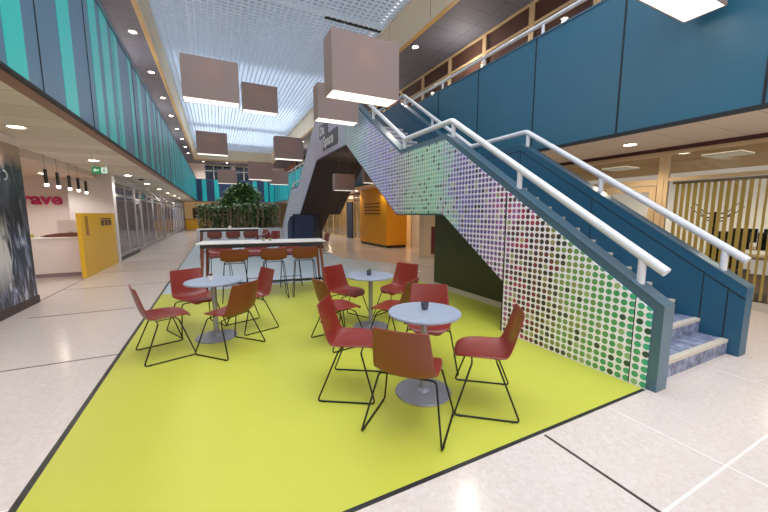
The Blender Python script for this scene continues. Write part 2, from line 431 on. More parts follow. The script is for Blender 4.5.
# ------------------------------------------------------------------ right gallery
g = MB(); g.box(XR, YB, ZS, XR + .05, 17.0, ZP - .03, 0)
y = 3.30
while y > YB: y -= 1.605
while y < 17: g.box(XR - .006, y - .014, ZS, XR, y + .014, ZP - .03, 2); y += 1.605
g.box(XR - .01, YB, ZS - .04, XR + .06, YE, ZS + .01, 2)
g.box(XR - .015, YB, ZP - .03, XR + .09, YE, ZP, 3)
g.box(XR, 17.0, ZS, XR + .05, YE, ZP - .03, 4)
yy = 17.2
while yy < YE - .6:
    w = rs.uniform(.4, .8); g.box(XR - .004, yy, ZS + .01, XR, yy + w, ZP - .03, 1); yy += w + rs.uniform(.25, .6)
st(g, 'wall_right', [M['blue'], M['teal'], M['gap'], M['steel_blue'], M['slate']])
st(MB().box(XR + .05, YB, ZS, 13, 46, ZF), 'ceiling_right', M['soffit_pale'])
st(MB().box(XR + .05, YB, ZF, 13, 46, ZF + .04), 'floor_right_gallery', M['warm_wall'])
st(MB().box(XSR + .08, YB, ZF, XSR + .2, 46, ZU + .2), 'wall_right_upper', M['terracotta'])
st(MB().box(5.99, YB, ZU, 13, YE + 2.6, ZU + .12), 'ceiling_right_gallery', M['soffit_dark'])
rb = MB().box(5.89, YB, ZU - .02, 6.01, YE + 2.6, ZU + .12, 1).box(5.87, YB, ZU + .0, 5.98, YE + 2.6, ZC + .25, 0)
y = 1.0
while y < 40: rb.box(5.866, y, ZU + .02, 5.872, y + .012, ZC, 2); y += 2.6
rb.box(5.80, YB, ZC - .06, 5.88, YE + 2.6, ZC - .02, 3)
st(rb, 'wall_right_beam', [M['cream'], M['gold'], M['brown_dark'], M['white_top']])
# balcony handrail
rail = empty('balcony_handrail', (XR + .05, 8, ZP), label='white tubular handrail along the top of the blue balcony front', cat='handrail')
def child(mb, name, m, parent, **k):
    o = mb.build(name, m, parent, **k)
    # geometry is given in world space: cancel the parent's place
    o.matrix_parent_inverse = parent.matrix_basis.inverted() if parent.parent is None else (parent.parent.matrix_basis @ parent.matrix_basis).inverted()
    return o
child(MB().tube([(XR + .04, -3, 5.14), (XR + .04, 36, 5.14)], .035, 12), 'rail_bar', M['white_rail'], rail, smooth=True)
for i in range(20):
    y = 1.63 + 1.59 * i
    if y > 30: break
    child(MB().lathe([(.028, 0), (.028, .2)], 12, (XR + .04, y, ZP - .02)), 'rail_post', M['white_rail'], rail, smooth=True)
lrail = empty('balcony_handrail', (XL - .1, 8, ZP), label='thin pale handrail above the turquoise striped gallery front', cat='handrail')
child(MB().tube([(XL - .02, -3, 5.08), (XL - .02, 37.5, 5.08)], .02, 8), 'rail_bar', M['steel_blue'], lrail, smooth=True)
for i in range(12): child(MB().lathe([(.015, 0), (.015, .15)], 8, (XL - .02, 1.6 + 3.3 * i, ZP)), 'rail_post', M['steel_blue'], lrail)

# clerestory windows of the upper right gallery
wn = [0]
def window(x0, x1, y0, y1, z0, z1, axis, fm, gm, fw=.06, mull=(), dep=.07, trans=()):
    """framed window lying in a plane x = const ('x') or y = const ('y'); x0/x1 or y0/y1 span"""
    wn[0] += 1
    r = empty('window_%d' % wn[0], (x0, y0, z0), kind='structure')
    a0, a1, p = (y0, y1, x0) if axis == 'x' else (x0, x1, y0)
    def bx(mb, a, b, c, d, t0=-dep / 2, t1=dep / 2):
        return mb.box(p + t0, a, c, p + t1, b, d) if axis == 'x' else mb.box(a, p + t0, c, b, p + t1, d)
    f = MB()
    bx(f, a0, a1, z0, z0 + fw); bx(f, a0, a1, z1 - fw, z1); bx(f, a0, a0 + fw, z0 + fw, z1 - fw); bx(f, a1 - fw, a1, z0 + fw, z1 - fw)
    for q in mull: bx(f, q - fw / 2, q + fw / 2, z0 + fw, z1 - fw, -dep / 2 + .01, dep / 2 - .01)
    for q in trans: bx(f, a0 + fw, a1 - fw, q - fw / 2, q + fw / 2, -dep / 2 + .005, dep / 2 - .005)
    child(f, 'window_frame', fm, r, bevel=.006)
    gl = MB(); bx(gl, a0 + fw, a1 - fw, z0 + fw, z1 - fw, -.004, .004)
    child(gl, 'pane', gm, r)
    return r
y = 1.6
while y < 36:
    window(XSR, XSR, y, y + 1.74, ZF + .05, ZU - .02, 'x', M['frame_beige'], M['glass'], .07, trans=(6.5, 5.6))
    y += 1.75
# ------------------------------------------------------------------ grid ceiling
gr = MB(); pitch = .20
x = -1.5
while x < 5.85: gr.box(x, YB, ZC, x + .042, YE + 2.3, ZC + .075); x += pitch
y = YB
while y < YE + 2.3: gr.box(-1.55, y, ZC + .001, 5.86, y + .036, ZC + .073); y += pitch
M['grid'] = mat('pale_open_cell_grid', (186, 200, 218), .5, emit=.22)  # strips glow faintly themselves, standing for light on the grid
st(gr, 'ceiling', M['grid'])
SEAM = 11.97
se = MB()
for y in (SEAM,): se.box(3.7, y, ZC - .012, 5.86, y + .12, ZC + .1)
st(se, 'trim_5', M['gap'])
se = MB()
se.box(-1.55, SEAM - .2, ZC - .02, 5.86, SEAM - .08, ZC + .1)
st(se, 'trim_6', M['grid'])
pl = bpy.data.materials.new('glowing_plenum'); pl.use_nodes = True  # patchy bluish glow painted in for light above the grid
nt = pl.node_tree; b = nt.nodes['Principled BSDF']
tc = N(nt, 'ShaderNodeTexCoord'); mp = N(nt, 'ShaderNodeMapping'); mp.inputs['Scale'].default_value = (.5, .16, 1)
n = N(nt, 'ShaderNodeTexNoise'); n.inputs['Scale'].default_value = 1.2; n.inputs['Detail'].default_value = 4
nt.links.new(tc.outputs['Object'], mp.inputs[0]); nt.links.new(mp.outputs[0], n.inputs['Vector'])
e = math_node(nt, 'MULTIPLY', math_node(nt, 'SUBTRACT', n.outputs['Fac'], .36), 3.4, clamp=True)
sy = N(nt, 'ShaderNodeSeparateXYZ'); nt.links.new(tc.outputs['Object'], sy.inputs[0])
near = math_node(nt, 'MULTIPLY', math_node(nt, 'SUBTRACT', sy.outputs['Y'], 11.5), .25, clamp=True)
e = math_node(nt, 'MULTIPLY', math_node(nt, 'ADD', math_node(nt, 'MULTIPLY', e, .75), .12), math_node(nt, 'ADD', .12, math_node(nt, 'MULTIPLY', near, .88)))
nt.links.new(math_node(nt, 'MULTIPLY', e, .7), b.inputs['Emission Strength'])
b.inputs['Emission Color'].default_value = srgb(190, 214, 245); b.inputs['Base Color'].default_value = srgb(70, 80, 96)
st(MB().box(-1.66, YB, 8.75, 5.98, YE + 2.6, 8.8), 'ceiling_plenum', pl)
# ------------------------------------------------------------------ far end
e = MB(); e.box(XL, YE, ZS, XR, YE + .06, ZP, 0)
for a, b in ((-1.08, -.70), (0, .40), (3.6, 4.0), (4.7, 5.1), (5.25, 5.7)): e.box(a, YE - .01, ZS + .01, b, YE, ZP, 1)
e.box(XL, YE - .03, ZP, XR, YE + .08, ZP + .04, 2)
st(e, 'wall_far', [M['navy_end'], M['teal'], M['steel_blue']])
st(MB().box(XL, YE + .06, ZS + .005, XR, 46, ZF + .04), 'ceiling_far', M['soffit_pale'])
st(MB().box(-3.2, 43.2, ZF, 9, 43.4, 9), 'wall_far_upper', M['white_wall'])
fb = MB().box(-1.7, YE + 2.3, ZU - .02, 6, YE + 2.45, ZU + .12, 1).box(-1.7, YE + 2.25, ZU + .1, 6, YE + 2.4, ZC + .3, 0)
st(fb, 'wall_far_beam', [M['cream'], M['gold']])
st(MB().box(-3.2, YE + 2.4, ZU, 9, 43.3, ZU + .1), 'ceiling_far_gallery', M['soffit_dark'])
for a, b in ((-.9, 1.9), (2.2, 5.1)):
    window(a, b, 43.15, 43.15, 5.0, 7.0, 'y', M['frame_grey'], M['glass_dark'], .1, mull=((a * 2 + b) / 3, (a + b * 2) / 3), trans=(6.35,))
    st(MB().box(a, 43.19, 5, b, 43.2, 7), 'trim_%d' % (7 if a < 0 else 8), M['screen_black'])
st(MB().box(-3.2, 43, 0, 13, 43.2, ZS), 'wall_far_lower', mat('dim_far_wall', (150, 132, 104), .7))
# cafe alcove at the end of the left aisle
cf = empty('cafe_counter', (-2.2, 39, 0), label='orange fronted cafe counter at the far end of the left aisle', cat='counter')
child(MB().box(-2.75, 39, 0, -.6, 39.6, 1.0), 'counter_front', M['orange'], cf, bevel=.01)
child(MB().box(-2.8, 38.95, 1.0, -.55, 39.65, 1.06), 'worktop', M['wood'], cf)
st(MB().box(-2.95, 41.0, 0, -.5, 41.1, ZS, 0).box(-2.2, 40.97, 1.1, -.9, 41.0, 2.2, 1), 'wall_cafe', [M['warm_lit'], M['tread_cove']])

# ------------------------------------------------------------------ left shop fronts
st(MB().box(-3.10, 2.0, 0, -2.921, 7.93, ZS).box(-3.12, YB, 0, -2.92, 2.0, ZS), 'wall_mural', M['white_wall'])
ml = empty('mural_banner', (-2.91, 5, 0), label='tall printed wall mural of a dark horse head with an eye', cat='mural')
child(MB().box(-2.92, 2.4, .12, -2.90, 7.93, 2.66), 'print', M['mural'], ml)
st(MB().box(-2.93, 2.0, 0, -2.885, 7.95, .13), 'baseboard_left', mat('dark_brown_plinth', (48, 30, 28), .5))
st(MB().box(-8.4, 7.8, 0, -3.1, 7.93, ZS, 0), 'wall_lobby_side', M['white_wall'])
st(MB().box(-8.4, 14.2, 0, -3.9, 14.35, ZS, 0), 'wall_lobby_back', M['white_wall'])
st(MB().box(-4.02, 13.62, 0, -3.0, 14.3, ZS, 0).box(-3.0, 13.44, 0, -2.88, 13.75, ZS, 0), 'wall_lobby_pier', mat('pale_grey_pier', (214, 208, 208), .6))
st(MB().box(-8.5, 7.8, 0, -8.4, 14.3, ZS, 0), 'wall_lobby_left', M['white_wall'])
st(MB().box(-8.4, 9.2, ZS - .14, -3.3, 14.2, ZS + .01), 'ceiling_lobby_bulkhead', mat('lobby_bulkhead', (214, 196, 180), .7))
letters = text('lettering', 'brave', .48, M['magenta'], (0, 0, 0), (0, 0, 0), extrude=.015, offset=.017, sx=1.14)
letters.location = (-5.56, 14.18, 1.86); letters.rotation_euler = (R(90), 0, 0)
letters.name = 'wall_lettering'; props(letters, label='magenta lower case word brave on the white reception wall', cat='lettering')
# slab serifs on the letters' feet
# reception counter
rc = empty('reception_counter', (-4.2, 10.9, 0), label='plain white reception counter behind the yellow partition', cat='counter')
child(MB().box(-5.4, 10.87, .1, -3.06, 11.5, .95), 'counter_body', mat('white_counter', (222, 210, 208), .45), rc, bevel=.01)
child(MB().box(-5.45, 10.84, .95, -3.05, 11.55, .985), 'worktop', M['white_top'], rc, bevel=.005)
child(MB().box(-5.38, 10.93, 0, -3.08, 11.45, .1), 'plinth', mat('mauve_plinth', (150, 128, 134), .5), rc)
tb = empty('desk_tray', (-3.55, 11.0, .985), label='low dark brown tray with curved end on the reception counter', cat='tray')
child(MB().prism([(-3.85, 1.0), (-3.70, .987), (-3.12, .987), (-3.12, 1.09), (-3.5, 1.085), (-3.72, 1.05)], 'y', 10.95, 11.2), 'tray_body', M['tread_cove'], tb, bevel=.006)
mn = empty('desk_monitor', (-3.4, 11.35, .985), label='thin pale desk screen standing on the reception counter', cat='monitor')
child(MB().box(-3.62, 11.33, 1.1, -3.14, 11.36, 1.40), 'screen', mat('pale_screen_back', (216, 200, 196), .5), mn, bevel=.006)
child(MB().box(-3.43, 11.3, .985, -3.33, 11.42, 1.1), 'stand', M['metal'], mn)
sn = empty('note_box', (-4.12, 11.0, .985), label='small lime green box at the left end of the reception counter', cat='box')
child(MB().box(-4.08, 10.95, .985, -3.98, 11.05, 1.07), 'box_body', M['lime'], sn, bevel=.004)
# yellow partition
yp = empty('reception_partition', (-2.95, 12, 0), label='yellow freestanding half height partition in front of reception', cat='partition')
child(MB().box(-2.99, 10.44, 0, -2.90, 13.42, 1.575), 'panel', M['yellow'], yp, bevel=.006)
child(MB().box(-2.90, 10.72, 1.02, -2.894, 10.92, 1.50), 'plaque', mat('ochre_plaque', (150, 100, 14), .5), yp)
for i in range(3): child(MB().box(-2.90, 12.0 + i * .36, 1.22, -2.894, 12.28 + i * .36, 1.38), 'logo_square', M['tread_cove'], yp)
child(MB().box(-2.90, 12.0, 1.40, -2.894, 13.0, 1.43), 'logo_line', M['tread_cove'], yp)
# lobby pendants
pend_y = (9.7, 10.3, 11.04, 11.66, 12.7); words5 = ('nearest the mural', 'second from the mural', 'middle one of the row', 'fourth from the mural', 'nearest the grey pier')
for i, y in enumerate(pend_y):
    x = (-3.19, -3.185, -3.205, -3.21, -3.33)[i]
    p = empty('pendant_lamp', (x, y, 2.15), label='slim black cylinder pendant over reception, ' + words5[i], cat='pendant lamp', group='black cylinder pendants over the reception')
    child(MB().lathe([(.032, 0), (.032, .30)], 20, (x, y, 2.19)), 'shade', M['black'], p, smooth=True)
    child(MB().lathe([(.02, 0), (.036, .015), (.036, .06)], 20, (x, y, 2.13)), 'bulb', mat('pendant_glow%d' % i, (255, 244, 236), .5, emit=6), p, smooth=True)
    child(MB().tube([(x, y, 2.49), (x, y, ZS)], .003, 6), 'cord', M['black'], p)
# exit sign
ex = empty('exit_sign', (-2.1, 9, 2.38), label='green hanging emergency exit sign with white arrow and running figure', cat='exit sign')
child(MB().box(-2.24, 9, 2.385, -1.98, 9.03, 2.515), 'sign_board', M['green_sign'], ex, bevel=.004)
child(MB().box(-2.08, 8.994, 2.392, -1.988, 9.0, 2.508), 'pictogram_field', M['white_sign'], ex)
child(MB().prism([(-2.215, 2.45), (-2.175, 2.485), (-2.175, 2.46), (-2.12, 2.46), (-2.12, 2.44), (-2.175, 2.44), (-2.175, 2.415)], 'y', 8.994, 9.0), 'arrow', M['white_sign'], ex)
fig = MB().lathe([(.004, 0), (.011, .006), (.011, .014), (.004, .02)], 12, (-2.03, 8.992, 2.478))
fig.prism([(-2.045, 2.475), (-2.02, 2.475), (-2.028, 2.445), (-2.01, 2.425), (-2.018, 2.405), (-2.026, 2.422), (-2.04, 2.435), (-2.062, 2.405), (-2.07, 2.412), (-2.048, 2.445)], 'y', 8.988, 8.994)
child(fig, 'running_figure', M['green_sign'], ex)
for x in (-2.22, -2.0): child(MB().box(x - .01, 9.005, 2.515, x + .01, 9.02, ZS), 'hanger', M['ring'], ex)
cam_b = empty('ceiling_camera', (-2.35, 15.0, 2.75), label='small dark dome camera on the pale soffit beyond the exit sign', cat='camera')
child(MB().lathe([(.05, 0), (.1, .03), (.1, .05)], 16, (-2.35, 15.0, ZS - .05)), 'dome', M['black'], cam_b, smooth=True)

# glazed shop fronts, left
ys = [13.78, 16.85, 18.1, 21.2, 24.3, 25.5, 28.6, 31.7, 34.8, 37.9, 41.0]
for i in range(len(ys) - 1):
    a, b = ys[i], ys[i + 1]
    if i in (1, 4):
        d = empty('door_%d' % (1 if i == 1 else 2), (XSL, a, 0), kind='structure')
        f = MB(); f.box(XSL - .04, a, 0, XSL + .04, a + .07, 2.65); f.box(XSL - .04, b - .07, 0, XSL + .04, b, 2.65); f.box(XSL - .04, a + .07, 2.08, XSL + .04, b - .07, 2.17); f.box(XSL - .04, a + .07, 2.58, XSL + .04, b - .07, 2.65)
        child(f, 'door_frame', M['frame_grey'], d)
        f = MB(); f.box(XSL - .02, a + .08, .02, XSL + .02, a + .17, 2.07); f.box(XSL - .02, b - .17, .02, XSL + .02, b - .08, 2.07); f.box(XSL - .02, a + .17, .02, XSL + .02, b - .17, .14); f.box(XSL - .02, a + .17, 1.97, XSL + .02, b - .17, 2.07)
        leaf = child(f, 'door_leaf', M['frame_grey'], d)
        child(MB().box(XSL - .004, a + .17, .14, XSL + .004, b - .17, 1.97).box(XSL - .004, a + .07, 2.17, XSL + .004, b - .07, 2.58), 'pane', M['glass_dark'], d)
        child(MB().tube([(XSL + .05, a + .22, .8), (XSL + .05, a + .22, 1.5)], .015, 8), 'door_handle', M['metal'], d)
    else:
        n = 2
        window(XSL, XSL, a, b, .0, 2.65, 'x', M['frame_grey'], M['glass_dark'], .08, mull=((a + b) / 2,), trans=(2.17, .16))
        # tilted hopper sash in the transom
        if i in (2, 3, 5):
            for c in (a, (a + b) / 2):
                h = empty('window_%d' % (wn[0] + 1), (XSL, c, 2.2), kind='structure'); wn[0] += 1
                w = (b - a) / 2
                f = MB()
                def tilt(y0, y1, t0, t1):
                    P = lambda t: (XSL + .05 + t * .3, 2.60 - .36 * t)
                    (xa, za), (xb, zb) = P(t0), P(t1)
                    vs = [(xa, y0, za), (xa, y1, za), (xb, y1, zb), (xb, y0, zb)]
                    vs += [(x + .02, y, z + .02) for x, y, z in vs]
                    f.add(vs, [(0, 3, 2, 1), (4, 5, 6, 7), (0, 1, 5, 4), (1, 2, 6, 5), (2, 3, 7, 6), (3, 0, 4, 7)])
                tilt(c + .1, c + w - .1, 0, .14); tilt(c + .1, c + w - .1, .86, 1); tilt(c + .1, c + .16, .14, .86); tilt(c + w - .16, c + w - .1, .14, .86)
                child(f, 'window_frame', M['frame_grey'], h)
st(MB().box(XSL - .06, 13.75, 2.65, XSL + .06, 41.0, ZS), 'trim_9', M['frame_grey'])
st(MB().box(XSL + .04, 13.78, 0, XSL + .07, 16.85, .12), 'baseboard_shop', M['black'])
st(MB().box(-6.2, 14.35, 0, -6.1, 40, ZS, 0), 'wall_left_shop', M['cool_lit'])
for k, (y, z0) in enumerate(((20, 0), (26, 0), (31.5, 0))): st(MB().box(-6.1, y, 0, -3.1, y + .1, ZS), 'wall_left_divider_%d' % (k + 1), M['white_wall'])
for k, y in enumerate((15.5, 18.5, 22.5, 28, 33)):
    s = empty('shop_shelf', (-5.8, y, 0), label='shelving with mixed goods behind the left shop glass, bay %s' % ('by the grey pier', 'behind the first glass door', 'behind the second shop window', 'beyond the second glass door', 'at the far end')[k], cat='shelf')
    child(MB().box(-6.05, y, 0, -5.7, y + 1.6, .06).box(-6.05, y, .6, -5.7, y + 1.6, .64).box(-6.05, y, 1.2, -5.7, y + 1.6, 1.24).box(-6.05, y, 1.8, -5.7, y + 1.6, 1.84).box(-6.05, y, 0, -5.7, y + .04, 1.84).box(-6.05, y + 1.56, 0, -5.7, y + 1.6, 1.84), 'shelf_frame', M['frame_grey'], s)
    child(MB().box(-5.98, y + .1, .64, -5.75, y + .5, .95).box(-5.98, y + .6, .64, -5.75, y + 1.2, .88).box(-5.98, y + .2, 1.24, -5.75, y + .9, 1.5).box(-5.98, y + 1, 1.24, -5.75, y + 1.4, 1.6), 'goods', [M['navy'], M['cream']][k % 2], s)

# ------------------------------------------------------------------ right shop front (near)
F_ = M['frame_beige']
window(XSR, XSR, -1.6, .9, .0, 2.73, 'x', F_, M['glass'], .065, mull=(), trans=(2.20,))
window(XSR, XSR, .9, 3.50, .0, 2.73, 'x', F_, M['glass'], .065, mull=(), trans=(2.20,))
d = empty('door_3', (XSR, 3.5, 0), kind='structure')
f = MB(); f.box(XSR - .05, 3.50, 0, XSR + .05, 3.60, 2.73); f.box(XSR - .05, 5.6, 0, XSR + .05, 5.7, 2.73); f.box(XSR - .05, 3.6, 2.10, XSR + .05, 5.6, 2.22); f.box(XSR - .05, 3.6, 2.65, XSR + .05, 5.6, 2.73)
child(f, 'door_frame', F_, d, bevel=.006)
for k, (a, b) in enumerate(((3.62, 4.58), (4.60, 5.58))):
    f = MB(); f.box(XSR - .025, a, 0, XSR + .025, a + .11, 2.09); f.box(XSR - .025, b - .11, 0, XSR + .025, b, 2.09); f.box(XSR - .025, a + .11, 0, XSR + .025, b - .11, .2); f.box(XSR - .025, a + .11, 1.98, XSR + .025, b - .11, 2.09)
    child(f, 'door_leaf', F_, d, bevel=.004)
child(MB().box(XSR - .004, 3.72, .2, XSR + .004, 5.48, 1.98).box(XSR - .004, 3.6, 2.22, XSR + .004, 5.6, 2.65), 'pane', M['glass'], d)
child(MB().tube([(XSR - .07, 4.5, .9), (XSR - .07, 4.5, 1.3)], .014, 8), 'door_handle', M['metal'], d)
window(XSR, XSR, 5.7, 8.3, 0, 2.73, 'x', F_, M['glass'], .10, mull=(7.0,), trans=(2.2,))
st(MB().box(XSR - .05, 8.3, 0, XSR + .12, 10.6, ZS), 'wall_right_pier', M['warm_wall'])
st(MB().box(XSR - .07, YB, 2.73, XSR + .1, 40, ZS), 'trim_10', mat('dark_red_head', (64, 22, 24), .6))
st(MB().box(XSR - .06, -1.6, 0, XSR - .05, .2, .14).box(XSR - .06, .2, 0, XSR - .05, 3.5, .14), 'baseboard_right', M['nosing'])
st(MB().box(XSR - .05, YB, 0, XSR + .12, -1.6, 2.73), 'wall_right_near', M['warm_wall'])
# office behind
st(MB().box(12.4, YB, 0, 12.5, 10.6, ZS, 0), 'wall_office_back', mat('office_wall', (244, 232, 216), .8, emit=.5))  # back wall glows by itself to look brightly lit
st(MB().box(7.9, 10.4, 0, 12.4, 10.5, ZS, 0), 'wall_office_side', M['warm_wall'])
st(MB().box(7.86, YB, ZS - .04, 12.4, 10.4, ZS + .005), 'ceiling_office', mat('ochre_office_ceiling', (180, 138, 74), .7, noise=.05, emit=.12))  # ceiling carries a slight glow of its own to look lit
st(MB().box(7.86, -2, 0, 12.4, 10.4, .01), 'floor_office', mat('office_carpet', (96, 70, 44), .9))
for k, (x, y) in enumerate(((9.3, 3.17), (9.68, 5.4), (9.3, .9), (11.6, 8.2))):
    c = empty('office_ceiling_light', (x, y, ZS - .05), label='square louvred ceiling light in the office behind the blinds, ' + ('nearest the beige mullion', 'above the double door', 'toward the near end', 'deep in the far corner')[k], cat='ceiling light', group='square office ceiling lights')
    child(MB().box(x - .3, y - .3, ZS - .06, x + .3, y + .3, ZS - .04), 'light_panel', M['room_panel'], c)
    lv = MB()
    for q in range(7): lv.box(x - .3 + q * .1 - .008, y - .3, ZS - .075, x - .3 + q * .1 + .008, y + .3, ZS - .06); lv.box(x - .3, y - .3 + q * .1 - .008, ZS - .076, x + .3, y - .3 + q * .1 + .008, ZS - .061)
    child(lv, 'louvre', M['ring'], c)
# vertical blinds: each slat
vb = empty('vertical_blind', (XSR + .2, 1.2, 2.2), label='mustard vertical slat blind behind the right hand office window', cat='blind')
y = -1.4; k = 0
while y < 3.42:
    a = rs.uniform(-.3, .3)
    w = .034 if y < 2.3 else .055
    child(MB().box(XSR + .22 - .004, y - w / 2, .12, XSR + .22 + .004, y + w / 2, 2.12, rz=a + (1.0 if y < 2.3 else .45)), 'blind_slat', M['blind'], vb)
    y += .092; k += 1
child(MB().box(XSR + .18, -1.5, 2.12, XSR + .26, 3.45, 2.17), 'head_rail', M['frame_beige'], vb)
# coat stand
cs = empty('coat_stand', (10.27, 3.58, 0), label='dark wooden coat stand with branching arms in the office', cat='coat stand')
cm = mat('dark_brown_wood', (58, 30, 20), .5)
child(MB().tube([(10.27, 3.58, .03), (10.27, 3.58, 1.6)], .10, 10, r2=.05).lathe([(.3, 0), (.3, .03), (.1, .05)], 20, (10.27, 3.58, 0)), 'trunk', cm, cs, smooth=True)
for k in range(8):
    a = k * .785 + .2; h = 1.25 + .09 * (k % 4)
    dx, dy = math.cos(a), math.sin(a)
    child(MB().tube([(10.27, 3.58, h), (10.27 + dx * .25, 3.58 + dy * .25, h + .08), (10.27 + dx * .45, 3.58 + dy * .45, h + .28)], .018, 6, r2=.008), 'branch', cm, cs)
# office desks with monitors
dk = [(9.3, 1.25, 'nearest the window'), (9.4, 2.65, 'beside the coat stand'), (10.9, 1.4, 'second row near end'), (11.7, 3.2, 'second row middle'), (9.3, 5.2, 'behind the double door')]
for k, (x, y, w) in enumerate(dk):
    t = empty('office_desk', (x, y, 0), label='wooden office desk, ' + w, cat='desk')
    child(MB().box(x - .4, y - .65, .70, x + .4, y + .65, .74), 'desktop', M['frame_beige'], t, bevel=.005)
    for sx_ in (-.36, .36):
        for sy_ in (-.6, .6): child(MB().box(x + sx_ - .02, y + sy_ - .02, 0, x + sx_ + .02, y + sy_ + .02, .70), 'leg', M['metal'], t)
    for q, oy in enumerate((-.32, .3)):
        m_ = empty('computer_monitor', (x, y + oy, .74), label='black computer monitor on the office desk %s, %s one' % (w, ('right', 'left')[q]), cat='monitor', group='black office monitors')
        child(MB().box(x - .1, y + oy - .26, .86, x - .07, y + oy + .26, 1.2), 'screen', M['screen_black'], m_, bevel=.005)
        child(MB().box(x - .08, y + oy - .03, .75, x - .05, y + oy + .03, .95).box(x - .14, y + oy - .1, .74, x + .02, y + oy + .1, .755), 'stand', M['screen_black'], m_)
for k, (x, y) in enumerate(((8.6, 1.5), (8.7, 2.75), (8.6, .3))):
    t = empty('office_chair', (x, y, 0), label='black office swivel chair, ' + ('between blind and nearest desk', 'in front of the coat stand', 'at the near end of the office')[k], cat='chair')
    child(MB().box(x - .24, y - .24, .44, x + .24, y + .24, .52), 'seat', M['screen_black'], t, bevel=.03)
    child(MB().box(x - .30, y - .22, .55, x - .24, y + .22, 1.08), 'backrest', M['screen_black'], t, bevel=.03)
    child(MB().tube([(x, y, .06), (x, y, .44)], .03, 10), 'column', M['metal'], t)
    for q in range(5): child(MB().tube([(x, y, .1), (x + .28 * math.cos(q * 1.257), y + .28 * math.sin(q * 1.257), .03)], .02, 6), 'foot', M['screen_black'], t)

# ------------------------------------------------------------------ orange pod, far right fronts
pod = empty('orange_pod', (7, 15, 0), label='orange box shaped meeting room with a black base, seen through the stair', cat='meeting pod')
child(MB().box(6.88, 13.62, .12, 7.95, 16.75, ZS - .01), 'pod_body', M['orange'], pod, bevel=.01)
child(MB().box(6.92, 13.66, 0, 7.92, 16.72, .12), 'plinth', M['black'], pod)
for r_, z in enumerate((2.02, 1.86, 1.70, 1.54)):
    q = MB(); y = 14.25
    rr_ = random.Random(r_)
    while y < 16.1:
        w = rr_.uniform(.12, .34); q.box(6.872, y, z, 6.88, min(y + w, 16.15), z + .055); y += w + .03
    child(q, 'lettering_row', M['tread_cove'], pod)
st(MB().box(8.1, 13.4, 0, 9.6, 13.5, ZS, 0).box(8.25, 13.38, .3, 8.55, 13.4, 2.2, 1), 'wall_recess', [M['white_wall'], M['ring']])
st(MB().box(6.62, 10.15, 0, 6.92, 10.45, ZS, 0).box(6.92, 10.13, .0, 7.3, 10.4, ZS, 0).box(6.93, 10.12, .1, 7.28, 10.13, 1.1, 1), 'column_right', [M['warm_wall'], mat('dark_red_panel', (90, 16, 22), .5)])
d = empty('door_4', (XSR, 17, 0), kind='structure')
child(MB().box(XSR - .05, 16.9, 0, XSR + .05, 18.6, 2.2), 'door_leaf', mat('orange_brown_door', (196, 104, 24), .5), d)
child(MB().box(XSR - .06, 18.6, 0, XSR + .06, 18.72, 2.3).box(XSR - .06, 16.8, 0, XSR + .06, 16.9, 2.3).box(XSR - .06, 16.9, 2.2, XSR + .06, 18.6, 2.3), 'door_frame', F_, d)
window(XSR, XSR, 16.8, 18.7, 2.3, 2.73, 'x', F_, M['glass'], .07)
st(MB().box(XSR - .12, 19.9, 0, XSR + .1, 20.9, 2.3), 'column_navy', M['navy'])
for (a, b) in ((18.72, 19.9), (20.9, 24), (24, 27), (27, 30), (30, 33), (33, 36.5)):
    window(XSR, XSR, a, b, 0, 2.73, 'x', F_, M['glass'], .08, mull=((a + b) / 2,), trans=(2.25,))
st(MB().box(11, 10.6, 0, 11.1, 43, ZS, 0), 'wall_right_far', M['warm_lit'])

# ------------------------------------------------------------------ staircase
SX0, SX1 = 3.35, 3.52          # near stringer
TX0, TX1 = 5.02, 5.20          # far stringer
YM = 10.65                     # mirror line of the double stair
def mir(L): return [(2 * YM - y, z) for y, z in L]
topA = [(1.42, 0), (1.42, .76), (4.53, 2.80), (6.03, 2.80), (9.10, 4.80)]
botA = [(9.10, 3.45), (6.17, 1.53), (4.55, 1.53), (3.18, .64), (3.18, 0)]
outline = topA + mir(topA)[::-1] + mir(botA[::-1]) + botA
stair = empty('staircase', (4.2, 4.5, 0), label='blue staircase with landing, clad in colourful printed dots and white handrails', cat='staircase')
sm_ = MB().prism(outline, 'x', SX0, SX1)
for q in range(11, 21): sm_.m[q] = 1
child(sm_, 'stringer', [M['steel_blue'], M['brown_dark']], stair)
far_out = topA + mir(topA)[::-1] + mir(botA[::-1]) + botA
fs = MB().prism(far_out, 'x', TX0, TX1)
for q in range(11, 21): fs.m[q] = 1
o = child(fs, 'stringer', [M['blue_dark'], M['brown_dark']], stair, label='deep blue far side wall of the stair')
# caps along the parapets
def cap(x0, x1):
    c = MB(); L = topA[1:] + mir(topA[1:])[::-1]
    for (y0, z0), (y1, z1) in zip(L[:-1], L[1:]):
        c.prism([(y0, z0), (y1, z1), (y1, z1 + .015), (y0, z0 + .015)], 'x', x0 - .004, x1 + .004)
    return c
child(cap(SX0, SX1), 'parapet_cap', M['steel_blue'], stair); child(cap(TX0, TX1), 'parapet_cap', M['steel_blue'], stair)
# dark line and panel joints on the far parapet's inner face
il = MB()
for (y0, z0), (y1, z1) in zip(topA[1:-1], topA[2:]): il.prism([(y0, z0 - .13), (y1, z1 - .13), (y1, z1 - .115), (y0, z0 - .115)], 'x', TX0 - .003, TX0)
for y, zt in ((1.56, .72), (1.78, .86), (3.15, 1.78), (4.53, 2.7), (6.0, 2.7), (7.5, 3.65)): il.box(TX0 - .003, y, max(0, zt - 1.1), TX0, y + .012, zt)
child(il, 'shadow_joint', M['gap'], stair)
